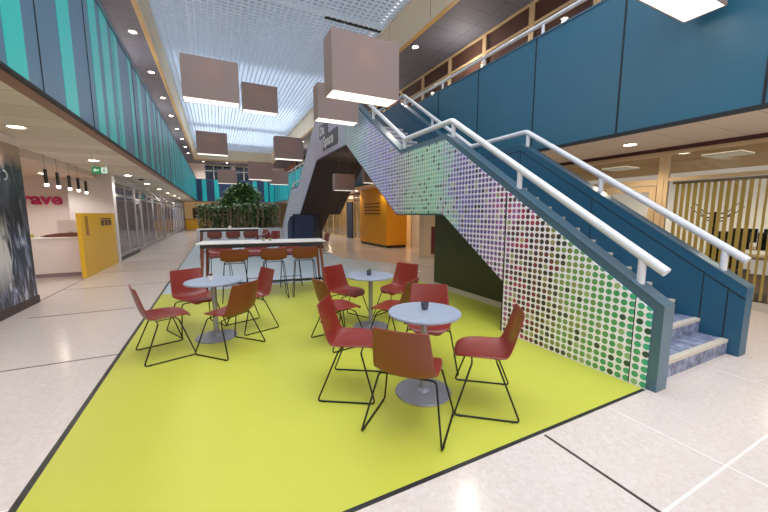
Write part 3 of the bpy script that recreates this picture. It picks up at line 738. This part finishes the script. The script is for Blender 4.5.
# dotted cladding, inset from the stringer edge
ti, bi = .075, .03
def inset():
    P = [(1.50, .0), (1.50, .76 + .08 * .656 - .09), (4.53 + .01, 2.80 - ti), (6.03 - .02, 2.80 - ti), (9.10 - .02, 4.80 - ti)]
    B = [(9.10 + .01, 3.45 + bi), (6.17 - .02, 1.53 + bi), (4.55 + .015, 1.53 + bi), (3.20, .64 + bi), (3.20, 0)]
    return P, B
P_, B_ = inset()
def interp(L, y):
    for (a, za), (b, zb) in zip(L[:-1], L[1:]):
        if min(a, b) <= y <= max(a, b) and abs(a - b) > 1e-6: return za + (zb - za) * (y - a) / (b - a)
top_l = [p for p in P_ if p[1] > 0] + [(2 * YM - y, z) for y, z in P_[::-1] if z > 0]
bot_l = [(1.5, 0), (3.1999, 0), (3.20, .64 + bi), (4.565, 1.53 + bi), (6.15, 1.53 + bi), (9.11, 3.45 + bi)]
bot_l += [(2 * YM - y, z) for y, z in bot_l[::-1]]
cuts = [1.50, 1.625, 1.635, 3.185, 3.20, 4.54, 4.555, 6.01, 6.02, 7.6, 7.61, 9.1, 9.11]
def seg_panel(a, b):
    ysn = sorted(set([a, b] + [y for y, z in top_l + bot_l if a < y < b]))
    up = [(y, interp(top_l, y)) for y in ysn]; lo = [(y, interp(bot_l, y)) for y in ysn]
    return MB().prism(up + lo[::-1], 'x', SX0 - .016, SX0)
for a, b in ((1.50, 1.628), (1.640, 3.1999), (3.206, 4.54), (4.552, 6.01), (6.02, 7.60), (7.61, 9.09), (9.11, 10.64), (10.66, 12.19), (12.21, 15.2), (15.22, 16.76), (16.78, 18.09), (18.11, 19.80)):
    child(seg_panel(a, b), 'dotted_panel', M['dots'], stair)
child(MB().box(SX0 - .01, 1.628, 0, SX0 - .001, 1.64, .80), 'panel_joint', M['gap'], stair)
child(MB().box(SX0 - .018, 3.185, 0, SX0 - .001, 3.206, 1.82), 'panel_joint', M['gap'], stair)
child(MB().box(SX0 - .018, 4.538, 1.54, SX0 - .001, 4.554, 2.72), 'panel_joint', M['metal'], stair)
child(MB().box(SX0 - .018, 6.008, 1.54, SX0 - .001, 6.022, 2.72), 'panel_joint', M['metal'], stair)
# flights
RI, GO = 2.0 / 12, .257
def flight(y0, z0, sgn=1):
    st_ = MB()
    out = []
    for i in range(12):
        ya = y0 + sgn * GO * i
        s_ = MB().prism([(ya, z0 + RI * i - (.0 if i == 0 and z0 == 0 else .03)), (ya, z0 + RI * (i + 1)), (ya + sgn * (GO + .02), z0 + RI * (i + 1)), (ya + sgn * (GO + .02), z0 + RI * i)], 'x', SX1, TX0)
        s_o = child(s_, 'step', M['stair_tile'], stair)
        nn = child(MB().box(SX1 + .002, min(ya - sgn * .006, ya + sgn * .055), z0 + RI * (i + 1) - .03, TX0 - .002, max(ya - sgn * .006, ya + sgn * .055), z0 + RI * (i + 1) + .004), 'nosing', M['nosing'], s_o)
        nn.matrix_parent_inverse = Matrix.Translation((-4.2, -4.5, 0)); s_o.matrix_parent_inverse = Matrix.Translation((-4.2, -4.5, 0))
        s_o.matrix_parent_inverse = Matrix.Translation((-4.2, -4.5, 0)); nn.matrix_parent_inverse = Matrix.Identity(4)
flight(1.52, 0); flight(6.03, 2.0)
flight(2 * YM - 1.52, 0, -1); flight(2 * YM - 6.03, 2.0, -1)
under = MB()
for L in (lambda p: p, mir):
    for poly in ([(4.55, 1.55), (6.10, 1.55), (6.10, 2.0), (4.35, 2.0)], [(3.2, .60), (4.56, 1.52), (4.35, 1.9), (2.9, .9)], [(6.08, 1.53), (9.11, 3.47), (9.0, 3.8), (6.1, 1.95)]):
        under.prism(L(poly), 'x', SX1, TX0)
under.box(SX1, 9.08, 3.47, TX0, 2 * YM - 9.08, ZF)
child(under, 'soffit', M['brown_dark'], stair)
child(MB().box(SX1, 4.35, 2.0, TX0, 6.05, 2.01).box(SX1, 9.1, ZF, TX0, 2 * YM - 9.1, ZF + .01).box(SX1, 2 * YM - 6.05, 2.0, TX0, 2 * YM - 4.35, 2.01), 'landing', M['stair_tile'], stair)
child(MB().box(TX1, 9.6, 3.5, XR, 11.7, ZF), 'bridge', M['brown_dark'], stair)
# handrails
def railing(x, x_out, parent):
    L = [(1.47, 1.05), (4.50, 3.02), (5.98, 3.02), (8.98, 4.98)]
    mL = mir(L)[::-1]
    hr = child(MB().tube([(x, y, z) for y, z in L[:-1]] + [(x, 8.98, 4.98), (x, 12.32, 4.98)] + [(x, y, z) for y, z in mL[1:]], .043, 14, fil=.05), 'handrail', M['white_rail'], parent, smooth=True)
    for y in (1.66, 3.1, 4.46, 6.02, 7.5, 8.95):
        zt = interp([(1.39, 1.0), (4.50, 3.02), (5.98, 3.02), (8.98, 4.98)], min(y, 8.98))
        for yy_ in (y, 2 * YM - y):
            zb = interp(topA[1:], y)
            p = child(MB().lathe([(.033, 0), (.033, zt - zb)], 12, (x, yy_, zb - .0)), 'rail_post', M['white_rail'], hr, smooth=True)
            p.matrix_parent_inverse = Matrix.Identity(4)
railing(3.44, 0, stair); railing(5.11, 0, stair)
# walls under the stair
st(MB().prism([(3.2, 0), (5.96, 0), (5.96, 1.53), (4.55, 1.53), (3.2, .62)], 'x', 4.17, 4.30), 'wall_under_stair', M['olive'])
st(MB().box(4.14, 3.2, 0, 4.17, 5.96, .09), 'baseboard_stair', M['nosing'])
st(MB().prism([(14.9, 0), (17.0, 0), (18.0, .5), (16.75, 1.53), (15.34, 1.53)], 'x', 4.17, 4.30), 'wall_under_far_stair', M['brown_dark'])
# sign on the dotted side
sg = empty('wall_sign', (3.33, 10.6, 4), label='slate grey stepped sign with white words on the dotted stair side', cat='sign')
child(MB().box(3.315, 10.74, 4.06, 3.333, 11.70, 4.50), 'sign_plate', M['sign_grey'], sg, bevel=.004)
child(MB().box(3.312, 9.76, 3.62, 3.332, 11.27, 4.10), 'sign_plate', M['sign_grey'], sg, bevel=.004)
for s_, y, z, sc in (('Dis', 11.6, 4.16, .40), ('Space', 11.2, 3.74, .46)):
    t = text('lettering', s_, sc, M['sign_white'], (3.308, y, z), (R(90), 0, R(-90)), extrude=.003, offset=.008)
    t.parent = sg; t.matrix_parent_inverse = sg.matrix_basis.inverted()

# ------------------------------------------------------------------ navy high-back seat near the far stair
nb = empty('high_back_sofa', (2.8, 12.9, 0), label='navy high backed booth seat beside the far foot of the stair', cat='sofa')
child(MB().prism([(2.52, .1), (3.30, .1), (3.38, 1.50), (2.66, 1.50)], 'y', 12.9, 13.02), 'backrest', M['navy'], nb, bevel=.03)
child(MB().prism([(13.0, .1), (13.7, .1), (13.6, 1.2), (13.0, 1.48)], 'x', 2.50, 2.60), 'side_panel', M['navy'], nb, bevel=.02)
child(MB().box(2.6, 13.0, .1, 3.28, 13.65, .45), 'seat', M['navy'], nb, bevel=.04)
child(MB().box(2.6, 13.0, 0, 3.2, 13.6, .1), 'plinth', M['black'], nb)

# ------------------------------------------------------------------ chairs
def shell(prof, wid, thick, rise=.05, sub=1):
    n = 9; vs = []; fs = []
    m = len(prof)
    for i, ((y, z), w) in enumerate(zip(prof, wid)):
        # local normal of the profile in the yz plane
        a = prof[max(i - 1, 0)]; b = prof[min(i + 1, m - 1)]
        t = Vector((b[0] - a[0], b[1] - a[1])).normalized(); nn = Vector((t.y, -t.x))   # toward sitter / up
        if nn.y < 0 and i < m / 2: nn = -nn
        if i >= m / 2 and nn.x < 0: nn = -nn
        for k in range(n):
            u = (k / (n - 1)) * 2 - 1
            q = i / (m - 1); e = (-.45 + 3.2 * q) if q < .45 else max(.25, .99 - (q - .45) * 1.4)
            d = rise * e * abs(u) ** 2.4
            vs.append((u * w, y + nn.x * d, z + nn.y * d))
    for i in range(m - 1):
        for k in range(n - 1):
            fs.append((i * n + k, i * n + k + 1, (i + 1) * n + k + 1, (i + 1) * n + k))
    return vs, fs
def make_shell(name, prof, wid, parent, rise=.05):
    vs, fs = shell(prof, wid, .012, rise)
    me = bpy.data.meshes.new(name); me.from_pydata(vs, [], fs); me.update()
    me.materials.append(M['red']); me.materials.append(M['rust'])
    me.flip_normals()
    for p in me.polygons: p.use_smooth = True
    o = bpy.data.objects.new(name, me); COL.objects.link(o); o.parent = parent
    sb = o.modifiers.new('s', 'SUBSURF'); sb.levels = 1; sb.render_levels = 2
    so = o.modifiers.new('t', 'SOLIDIFY'); so.thickness = .011; so.offset = 1; so.material_offset = 1; so.material_offset_rim = 0
    return o
CP = [(.245, .405), (.24, .420), (.215, .430), (.16, .434), (.06, .426), (-.05, .412), (-.13, .412), (-.178, .436), (-.207, .50), (-.230, .59), (-.252, .69), (-.272, .782), (-.274, .79)]
CW = [.08, .125, .170, .208, .226, .230, .228, .226, .222, .214, .205, .196, .190]
def make_chair():
    r = empty('cafe_chair')
    make_shell('seat_shell', CP, CW, r)
    MB().tube([(-.17, .11, .404), (.17, .11, .404)], .0072, 8).tube([(-.17, -.08, .398), (.17, -.08, .398)], .0072, 8).tube([(-.08, .11, .404), (-.08, -.08, .398)], .006, 6).tube([(.08, .11, .404), (.08, -.08, .398)], .006, 6).build('seat_frame', M['wire'], r, smooth=True)
    for s in (-1, 1):
        l = MB().tube([(s * .17, .11, .404), (s * .212, .112, .402), (s * .288, .238, .008), (s * .288, -.242, .008), (s * .212, -.085, .396), (s * .17, -.08, .398)], .0078, 8, fil=.03)
        lg = l.build('leg', M['wire'], r, smooth=True)
        for yq in (.19, -.19): MB().lathe([(.010, 0), (.012, .004), (.010, .01)], 8, (s * .288, yq, 0)).build('glide', M['black'], lg)
    return r
chair0 = make_chair()
used = [False]
def place(proto, flag, x, y, ang, label, group):
    o = proto if not flag[0] else copy_tree(proto)
    flag[0] = True
    o.location = (x, y, .002); o.rotation_euler = (0, 0, R(ang - 90))
    props(o, label=label, cat='chair', group=group)
    return o
GA, GB, GC = 'chairs around the left round table', 'chairs around the middle round table', 'chairs around the front round table'
D = 'red wire-legged shell chair '
place(chair0, used, -.59, 4.33, 17, D + 'left of the left round table, beside the black floor line', GA)
place(chair0, used, -.31, 5.08, -64, D + 'behind the left round table, facing the camera', GA)
place(chair0, used, .08, 4.14, 133, D + 'near side of the left round table, seen from its back', GA)
place(chair0, used, .37, 4.84, 199, D + 'on the right side of the left round table, facing left', GA)
place(chair0, used, 1.62, 4.50, -62, D + 'at the middle round table, back left, facing the camera', GB)
place(chair0, used, 1.27, 3.80, 10, D + 'near left of the middle round table, behind a front chair', GB)
place(chair0, used, 2.38, 4.33, -155, D + 'at the middle round table, far right, facing left', GB)
place(chair0, used, 1.85, 3.48, 126, D + 'near right of the middle round table, its back turned', GB)
place(chair0, used, 1.03, 2.71, -32, D + 'at the front round table, on its left side', GC)
place(chair0, used, 1.215, 2.015, 43, D + 'with its back turned, closest to the camera', GC)
place(chair0, used, 1.89, 2.78, -124, D + 'behind the front round table, partly hidden by its top', GC)
place(chair0, used, 1.93, 2.01, 141, D + 'right of the front round table, before the dotted wall', GC)

def round_table(x, y, rt, label):
    t = empty('cafe_table', (x, y, .002), label=label, cat='table', group='round grey cafe tables')
    MB().lathe([(rt - .006, .702), (rt, .708), (rt, .72), (rt - .006, .726)], 64).build('tabletop', M['tabletop'], t, smooth=True)
    MB().lathe([(.03, .02), (.03, .70)], 24).build('pole', M['metal'], t, smooth=True)
    MB().lathe([(.24, 0), (.245, .006), (.24, .013), (.06, .02), (.045, .04), (.03, .045)], 64).build('base', M['base_grey'], t, smooth=True)
    MB().lathe([(.12, .69), (.12, .702)], 24).build('mounting_plate', M['black'], t)
TA, TB, TC = (-.075, 4.63), (1.83, 4.10), (1.545, 2.34)
round_table(*TA, .325, 'round grey pedestal table on the left, beside the black floor line')
round_table(*TB, .315, 'round grey pedestal table in the middle, behind the front one')
round_table(*TC, .308, 'round grey pedestal table nearest the camera and the dotted wall')
def pot(x, y, z, m, kind, label):
    p = empty('table_pot', (x, y, z), label=label, cat='pot')
    MB().lathe([(.026, 0), (.036, .055), (.036, .06), (.03, .06), (.03, .05)], 20).build('pot_body', m, p, smooth=True)
    MB().lathe([(.0305, .048), (.029, .052)], 16).build('soil', M['soil'], p)
    if kind:
        q = MB(); rq = random.Random(5)
        for i in range(14):
            a = i * 2.4; r_ = .008 + .014 * (i / 14)
            q.add([(0, 0, .05), (r_ * math.cos(a) - .006 * math.sin(a), r_ * math.sin(a) + .006 * math.cos(a), .075), (1.6 * r_ * math.cos(a), 1.6 * r_ * math.sin(a), .085 + .012 * rq.random()), (r_ * math.cos(a) + .006 * math.sin(a), r_ * math.sin(a) - .006 * math.cos(a), .07)], [(0, 1, 2, 3)])
        q.build('succulent', M[kind], p)
pot(1.575, 2.38, .732, M['pot'], None, 'small charcoal pot on the front round table')
pot(1.80, 4.08, .732, M['pot'], 'leafm', 'small dark pot with a green succulent on the middle round table')
pot(-.10, 4.63, .732, M['white_top'], 'red', 'small white pot with a reddish plant on the left round table')

# ------------------------------------------------------------------ bar tables and stools
SP = [(.19, .690), (.18, .708), (.13, .716), (.04, .710), (-.05, .703), (-.12, .708), (-.165, .738), (-.19, .79), (-.205, .86), (-.218, .935), (-.22, .945)]
SW = [.13, .17, .20, .215, .222, .222, .222, .226, .232, .226, .21]
def make_stool():
    r = empty('bar_stool')
    make_shell('seat_shell', SP, SW, r, .045)
    for s in (-1, 1):
        MB().tube([(s * .15, .12, .69), (s * .17, .14, .67), (s * .225, .215, .012), (s * .225, -.215, .012), (s * .17, -.12, .67), (s * .15, -.09, .685)], .0075, 8, fil=.03).build('leg', M['wire'], r, smooth=True)
    MB().tube([(-.205, .188, .24), (.205, .188, .24)], .0075, 8).tube([(-.205, .188, .24), (-.2, -.165, .24)], .006, 6).tube([(.205, .188, .24), (.2, -.165, .24)], .006, 6).build('footrest', M['wire'], r, smooth=True)
    MB().tube([(-.15, .12, .69), (-.15, -.09, .685), (.15, -.09, .685), (.15, .12, .69)], .007, 8, closed=True, fil=.03).build('seat_frame', M['wire'], r, smooth=True)
    return r
stool0 = make_stool(); sused = [False]
def bar_table(cx, cy, L, W, rz, label, z=1.035):
    t = empty('bar_table', (cx, cy, .002), rz, label=label, cat='table', group='white high tables')
    MB().box(-L / 2, -W / 2, z - .028, L / 2, W / 2, z - .006).build('tabletop', M['white_top'], t, bevel=.005)
    MB().box(-L / 2 + .06, -W / 2 + .05, z - .10, L / 2 - .06, -W / 2 + .08, z - .028).box(-L / 2 + .06, W / 2 - .08, z - .10, L / 2 - .06, W / 2 - .05, z - .028).box(-L / 2 + .06, -W / 2 + .08, z - .10, -L / 2 + .09, W / 2 - .08, z - .028).box(L / 2 - .09, -W / 2 + .08, z - .10, L / 2 - .06, W / 2 - .08, z - .028).build('apron', M['black'], t)
    for sx_ in (-1, 1):
        for sy_ in (-1, 1):
            MB().tube([(sx_ * (L / 2 - .10), sy_ * (W / 2 - .09), z - .03), (sx_ * (L / 2 - .03), sy_ * (W / 2 - .04), 0)], .028, 12, r2=.020).build('leg', M['wood'], t, smooth=True)
        MB().box(sx_ * (L / 2 - .045) - .012, -W / 2 + .05, .20, sx_ * (L / 2 - .045) + .012, W / 2 - .05, .235).build('stretcher', M['black'], t)
    MB().box(-L / 2 + .05, -.02, .20, L / 2 - .05, .02, .235).build('foot_rail', M['black'], t)
bar_table(.82, 6.92, 2.28, .72, R(-7), 'long white high table with brown legs behind the round tables')
for i, (x, y, a, w) in enumerate(((.25, 6.48, 88, 'leftmost'), (.91, 6.42, 86, 'middle'), (1.47, 6.40, 82, 'rightmost'))):
    place(stool0, sused, x, y, a, 'orange brown bar stool, %s of three on the near side of the near high table' % w, 'bar stools at the near high table')
for i, (x, y, a, w) in enumerate(((.02, 7.44, -97, 'leftmost'), (.71, 7.38, -95, 'middle'), (1.39, 7.30, -99, 'rightmost'))):
    place(stool0, sused, x, y + .06, a, 'dark red bar stool behind the near high table, %s of the far side three' % w, 'bar stools at the near high table')
bar_table(.42, 13.35, 2.0, .72, R(-2), 'second long white high table farther back, before the hedge')
for i, (x, y, a, w) in enumerate(((-.08, 13.0, 90, 'leftmost'), (.50, 12.98, 88, 'middle'), (1.06, 12.95, 88, 'rightmost'))):
    place(stool0, sused, x, y, a, 'orange brown bar stool, %s of three at the second high table' % w, 'bar stools at the second high table')
place(stool0, sused, 1.55, 13.9, 200, 'dark red bar stool at the right end of the second high table', 'bar stools at the second high table')
for i, (x, y, a, w) in enumerate(((1.95, 14.6, -60, 'left of the navy booth seat, nearer the high table'), (2.25, 15.6, -120, 'left of the navy booth seat, closest to it'), (3.75, 13.1, 190, 'right of the navy booth seat under the stair'))):
    place(chair0, used, x, y, a, 'red shell chair in the distance, ' + w, 'distant red chairs by the navy booth')
# jars on the high tables
for x, y, w in ((.80, 6.88, 'left'), (.92, 6.87, 'right')):
    p = empty('glass_jar', (x, y, 1.03), label='small glass jar with pale flowers on the near high table, %s one' % w, cat='jar', group='jars on the near high table')
    MB().lathe([(.03, 0), (.035, .02), (.035, .06), (.025, .07)], 16).build('jar_body', M['glass'], p, smooth=True)
    MB().lathe([(.025, 0), (.03, .045)], 12, (0, 0, .004)).build('filling', M['leafl'], p, smooth=True)
p = empty('glass_jar', (.42, 13.3, 1.03), label='small glass jar on the second high table', cat='jar')
MB().lathe([(.04, 0), (.045, .03), (.045, .08), (.03, .1)], 16).build('jar_body', M['white_top'], p, smooth=True)

# ------------------------------------------------------------------ hedge and tree
planter = empty('planter', (1.4, 20.3, 0), label='long pale grey planter holding the leafy hedge plants', cat='planter')
child(MB().box(-.95, 19.7, 0, 3.25, 19.76, .78).box(-.95, 20.64, 0, 3.25, 20.7, .78).box(-.95, 19.76, 0, -.89, 20.64, .78).box(3.19, 19.76, 0, 3.25, 20.64, .78), 'planter_wall', M['planter'], planter, bevel=.01)
child(MB().box(-.89, 19.76, .5, 3.19, 20.64, .70), 'soil', M['soil'], planter)
def leaves(n, fn, size, rg, pal=(0,)):
    mb = MB()
    for _ in range(n):
        p = fn(rg); a = rg.uniform(0, 6.28); b = rg.uniform(-.7, .9); s = size * rg.uniform(.6, 1.3)
        d = Vector((math.cos(a) * math.cos(b), math.sin(a) * math.cos(b), math.sin(b)))
        sd = d.cross(Vector((rg.uniform(-.4, .4), rg.uniform(-.4, .4), 1))).normalized() * s * .32
        p = Vector(p)
        mb.add([p, p + d * s * .5 + sd, p + d * s, p + d * s * .5 - sd], [(0, 1, 2, 3)], rg.choice(pal))
    return mb
rg = random.Random(11)
nm = ('leftmost, at the aisle end', 'second from the aisle end', 'third from the aisle end', 'in the middle', 'third from the stair end', 'second from the stair end', 'rightmost, beside the stair')
for i in range(7):
    x = -.55 + i * .575; h = 2.12 + rg.uniform(-.15, .12)
    p = empty('hedge_plant', (x, 20.2, .70), label='dark leafy bush in the long planter, ' + nm[i], cat='bush', group='bushes of the hedge')
    cx = x
    def fn(r, cx=cx, h=h):
        while True:
            px = r.uniform(-.34, .34); py = r.uniform(-.42, .42); pz = r.uniform(.05, 1)
            if (px / .36) ** 2 + (py / .5) ** 2 < .5 + .6 * pz: break
        return (px, py, pz * (h - .78) + .02)
    lm = leaves(1100, fn, .15, rg, (0, 0, 0, 0, 1, 1, 2))  # scattered pale leaves serve as painted highlights
    lm.build('foliage', [M['leafd'], M['leafm'], M['leafl']], p)
    q = MB()
    for s in range(4):
        a, b = rg.uniform(-.3, .3), rg.uniform(-.42, -.3); q.tube([(a, b, 0), (a + .04, b - .03, .5), (a + .06, b, 1.1)], .018, 6)
    q.build('stem', M['bark'], p, smooth=True)
tr = empty('indoor_tree', (1.4, 22.6, 0), label='bushy indoor tree rising above the hedge', cat='tree')
MB().tube([(0, 0, .4), (.03, 0, 1.5), (-.02, .02, 2.6)], .06, 10, r2=.035).build('trunk', M['bark'], tr, smooth=True)
def fn2(r):
    while True:
        v = Vector((r.uniform(-1, 1), r.uniform(-1, 1), r.uniform(-1, 1)))
        if v.length < 1 and v.length > .45: break
    return (v.x * 1.2 * (1 - .25 * v.z) + (.15 if v.z > 0 else -.1), v.y * .8, v.z * 1.0 + 2.45)
leaves(4200, fn2, .19, rg, (0, 1, 1)).build('foliage', [M['leafd'], M['leafm']], tr)
MB().lathe([(.25, 0), (.33, .5), (.33, .55), (.28, .55), (.28, .45)], 24).build('pot', M['planter'], tr, smooth=True)

# ------------------------------------------------------------------ box lampshades
BULBS = []
def box_lamp(x, y, z, W, H, Dp, label):
    CT = 3.47 if z < 2.8 else ZC
    r = empty('box_pendant', (x, y, z), label=label, cat='pendant lamp', group='taupe box shaped pendant lamps')
    t = .012
    MB().box(0, 0, 0, W, t, H).box(0, Dp - t, 0, W, Dp, H).box(0, t, 0, t, Dp - t, H).box(W - t, t, 0, W, Dp - t, H).build('lamp_shade', M['shade'], r)
    MB().box(t, t, .005, W - t, Dp - t, .012).build('diffuser', M['diff'], r)
    MB().box(t, Dp / 2 - .02, H - .03, W - t, Dp / 2 + .02, H - .015).build('crossbar', M['metal'], r)
    c = MB().tube([(W * .25, Dp / 2, H - .02), (W * .25, Dp / 2, CT - z)], .002, 6).tube([(W * .75, Dp / 2, H - .02), (W * .75, Dp / 2, CT - z)], .002, 6)
    c.build('cord', M['metal'], r)
    BULBS.append((x + W / 2, y + Dp / 2, z + H * .68, W * (1 if CT > 4 else 1.4)))
    return r
def lampz(X, Y, k, W=1.0, H=.77, D=.36, label=''):
    # X, Y measured at height 4.5; slide along the sight line so that the shade is W wide
    z = 1.55 + 2.95 * k
    return box_lamp(X * k, Y * k, z, W, H, D, label)
L_ = 'taupe box pendant, '
lampz(2.65, 8.11, .553, label=L_ + 'the largest looking one, hanging before the stair top')
lampz(-.6, 10.23, .746, label=L_ + 'hanging at left beside the turquoise striped gallery, nearest')
lampz(.85, 10.69, 1.04, label=L_ + 'small looking one high in the middle of the grid ceiling')
lampz(2.98, 10.58, .74, label=L_ + 'partly hidden behind the largest looking one')
lampz(-.67, 19.16, .725, label=L_ + 'second along the turquoise gallery, above the aisle')
lampz(2.99, 18.99, .67, label=L_ + 'near the cream beam, above the grey sign level')
lampz(.34, 36.5, .59, label=L_ + 'left one of the three distant lamps above the hedge')
lampz(2.67, 31.19, .52, label=L_ + 'middle one of the three distant lamps, beside the tree')
lampz(5.05, 35.37, .58, label=L_ + 'right one of the three distant lamps above the hedge')
box_lamp(3.60, 10.9, 2.34, .70, .54, .28, L_ + 'seen through the opening under the stair')
box_lamp(4.36, 10.2, 2.56, .58, .45, .24, L_ + 'narrow, half hidden by the dotted stair side')
box_lamp(4.0, 2.48 * .83, 1.55 + 2.95 * .83, 1.55, .77, .42, L_ + 'cut by the top of the picture before the blue balcony')

# ------------------------------------------------------------------ downlights
dl0 = None
def downlight(x, y, z, label, group, power=1.0, r=.09):
    global dl0
    if dl0 is None:
        dl0 = empty('recessed_downlight')
        MB().lathe([(.095, -.012), (.12, -.012), (.12, 0), (.095, 0)], 24, ring=True).build('trim_ring', M['ring'], dl0, smooth=True)
        MB().lathe([(.001, -.008), (.095, -.008), (.095, -.002)], 24).build('lens', M['lens'], dl0)
        o = dl0
    else: o = copy_tree(dl0)
    o.location = (x, y, z)
    props(o, label=label, cat='downlight', group=group)
for i in range(9):
    downlight(-2.52, 3.45 + 3.45 * i, ZS + .009, 'round downlight in the pale left aisle soffit, one of an even row', 'downlights of the left aisle soffit')
for i in range(9):
    downlight(-1.98, 10.05 + 3.3 * i, ZU - .001, 'round downlight in the dark soffit above the turquoise gallery', 'downlights above the turquoise gallery')
for i in range(8):
    downlight(6.78, .3 + 3.35 * i, ZS - .001, 'round downlight in the pale soffit under the blue balcony', 'downlights under the blue balcony')
for i in range(8):
    downlight(6.28, 3.7 + 3.3 * i, ZU - .001, 'round downlight in the dark soffit above the blue balcony', 'downlights above the blue balcony')
for i, x in enumerate((-.9, 1.4, 3.6, 5.2)):
    downlight(x, 41.5, ZU - .001, 'round downlight in the far end gallery soffit', 'downlights of the far end gallery')
for i, (x, y) in enumerate(((-4.6, 9.0), (-4.2, 12.6), (-6.0, 12.0))):
    downlight(x, y, (ZS if y < 9.2 else ZS - .14) - .001 + (.011 if y < 9.2 else 0), 'round downlight in the reception ceiling', 'downlights of the reception ceiling')

# ------------------------------------------------------------------ lamps (light)
def area(x, y, z, sx_, sy_, power, col=(1, .93, .85), rot=(0, 0, 0), name='grid_fill_light'):
    l = bpy.data.lights.new(name, 'AREA'); l.shape = 'RECTANGLE'; l.size = sx_; l.size_y = sy_; l.energy = power; l.color = col
    o = bpy.data.objects.new(name, l); COL.objects.link(o); o.location = (x, y, z); o.rotation_euler = rot
    return o
# fill lights added out of sight above the grid, standing for daylight
for y, e_ in ((-2.5, 900), (3.2, 800), (20, 260), (26, 600), (33, 600)): area(2.1, y, 8.6, 6.6, 6.0, e_, (.9, .95, 1.0))
def point(x, y, z, power, col, rad=.1):
    l = bpy.data.lights.new('point_lamp', 'POINT'); l.energy = power; l.color = col; l.shadow_soft_size = rad
    o = bpy.data.objects.new('point_lamp', l); COL.objects.link(o); o.location = (x, y, z)
def spot(x, y, z, power, col, ang=150, rad=.07):
    l = bpy.data.lights.new('ceiling_spot', 'SPOT'); l.energy = power; l.color = col; l.spot_size = R(ang); l.spot_blend = .6; l.shadow_soft_size = rad
    o = bpy.data.objects.new('ceiling_spot', l); COL.objects.link(o); o.location = (x, y, z)
for i in range(9):
    spot(-2.52, 3.45 + 3.45 * i, ZS - .1, 55, (1, .93, .86))
    spot(-1.98, 3.45 + 3.3 * i, ZU - .12, 120, (1, .95, .9))
for i in range(8):
    spot(6.78, .3 + 3.35 * i, ZS - .1, 75, (1, .82, .58))
    spot(6.28, .4 + 3.3 * i, ZU - .12, 120, (1, .9, .78))
for x, y, z, W in BULBS: point(x, y, z, 9 * W * W, (1, .8, .62), .04)
for x in (-.9, 1.4, 3.6, 5.2): spot(x, 41.5, ZU - .12, 150, (1, .92, .84))
for x, y in ((-4.6, 9.0), (-4.2, 12.6), (-6.0, 12.0)): spot(x, y, ZS - .25, 90, (1, .92, .86))
for y in (16, 22.5, 28.5, 34): point(-4.6, y, 2.4, 110, (1, .93, .88))
for y in (-.5, 2.2, 5.5): spot(10.4, y, ZS - .1, 190, (1, .86, .62), 165)  # bare spots added to brighten the office, no downlight fixtures there
for y in (13, 19, 25, 31): point(9.6, y, 2.4, 60, (1, .78, .48))
for y in (3, 9, 15, 22, 29): point(7.2, y, 6.3, 45, (1, .86, .7), .05)  # bare points added to brighten the upper right gallery
for y in (8, 15, 22, 29): point(-2.5, y, 6.0, 40, (1, .93, .86), .05)  # same added fill for the upper left gallery, no fixtures

w = bpy.data.worlds.new('world'); bpy.context.scene.world = w; w.use_nodes = True
bg = w.node_tree.nodes['Background']; bg.inputs[0].default_value = (1.0, .95, .93, 1); bg.inputs[1].default_value = 1.5

# ------------------------------------------------------------------ camera
cam = bpy.data.cameras.new('camera'); co = bpy.data.objects.new('camera', cam); COL.objects.link(co)
bpy.context.scene.camera = co
f, cx, cy = 336.0, 384.0, 256.0
cam.sensor_width = 36; cam.sensor_fit = 'HORIZONTAL'; cam.lens = 36 * f / 768; cam.clip_start = .05; cam.clip_end = 200
def dv(u, v): return Vector((u - cx, -(v - cy), f))
Yc = dv(216, 214).normalized(); Xc = dv(1065, 214); Xc = (Xc - Yc * Xc.dot(Yc)).normalized()
Zc = Yc.cross(Xc)
if Zc.y < 0: Zc = -Zc
# rows: world axes in camera (right, up, forward)
rt = Vector((Xc.x, Yc.x, Zc.x)); up = Vector((Xc.y, Yc.y, Zc.y)); fw = Vector((Xc.z, Yc.z, Zc.z))
m3 = Matrix((rt, up, -fw)).transposed()
co.matrix_world = Matrix.Translation(CAM) @ m3.to_4x4()

sc = bpy.context.scene
sc.view_settings.view_transform = 'Standard'; sc.view_settings.look = 'None'
sc.view_settings.exposure = 0; sc.view_settings.gamma = 1.13
sc.cycles.max_bounces = 8; sc.cycles.diffuse_bounces = 4; sc.cycles.glossy_bounces = 4; sc.cycles.transparent_max_bounces = 16
sc.cycles.sample_clamp_indirect = 4; sc.cycles.caustics_reflective = False; sc.cycles.caustics_refractive = False
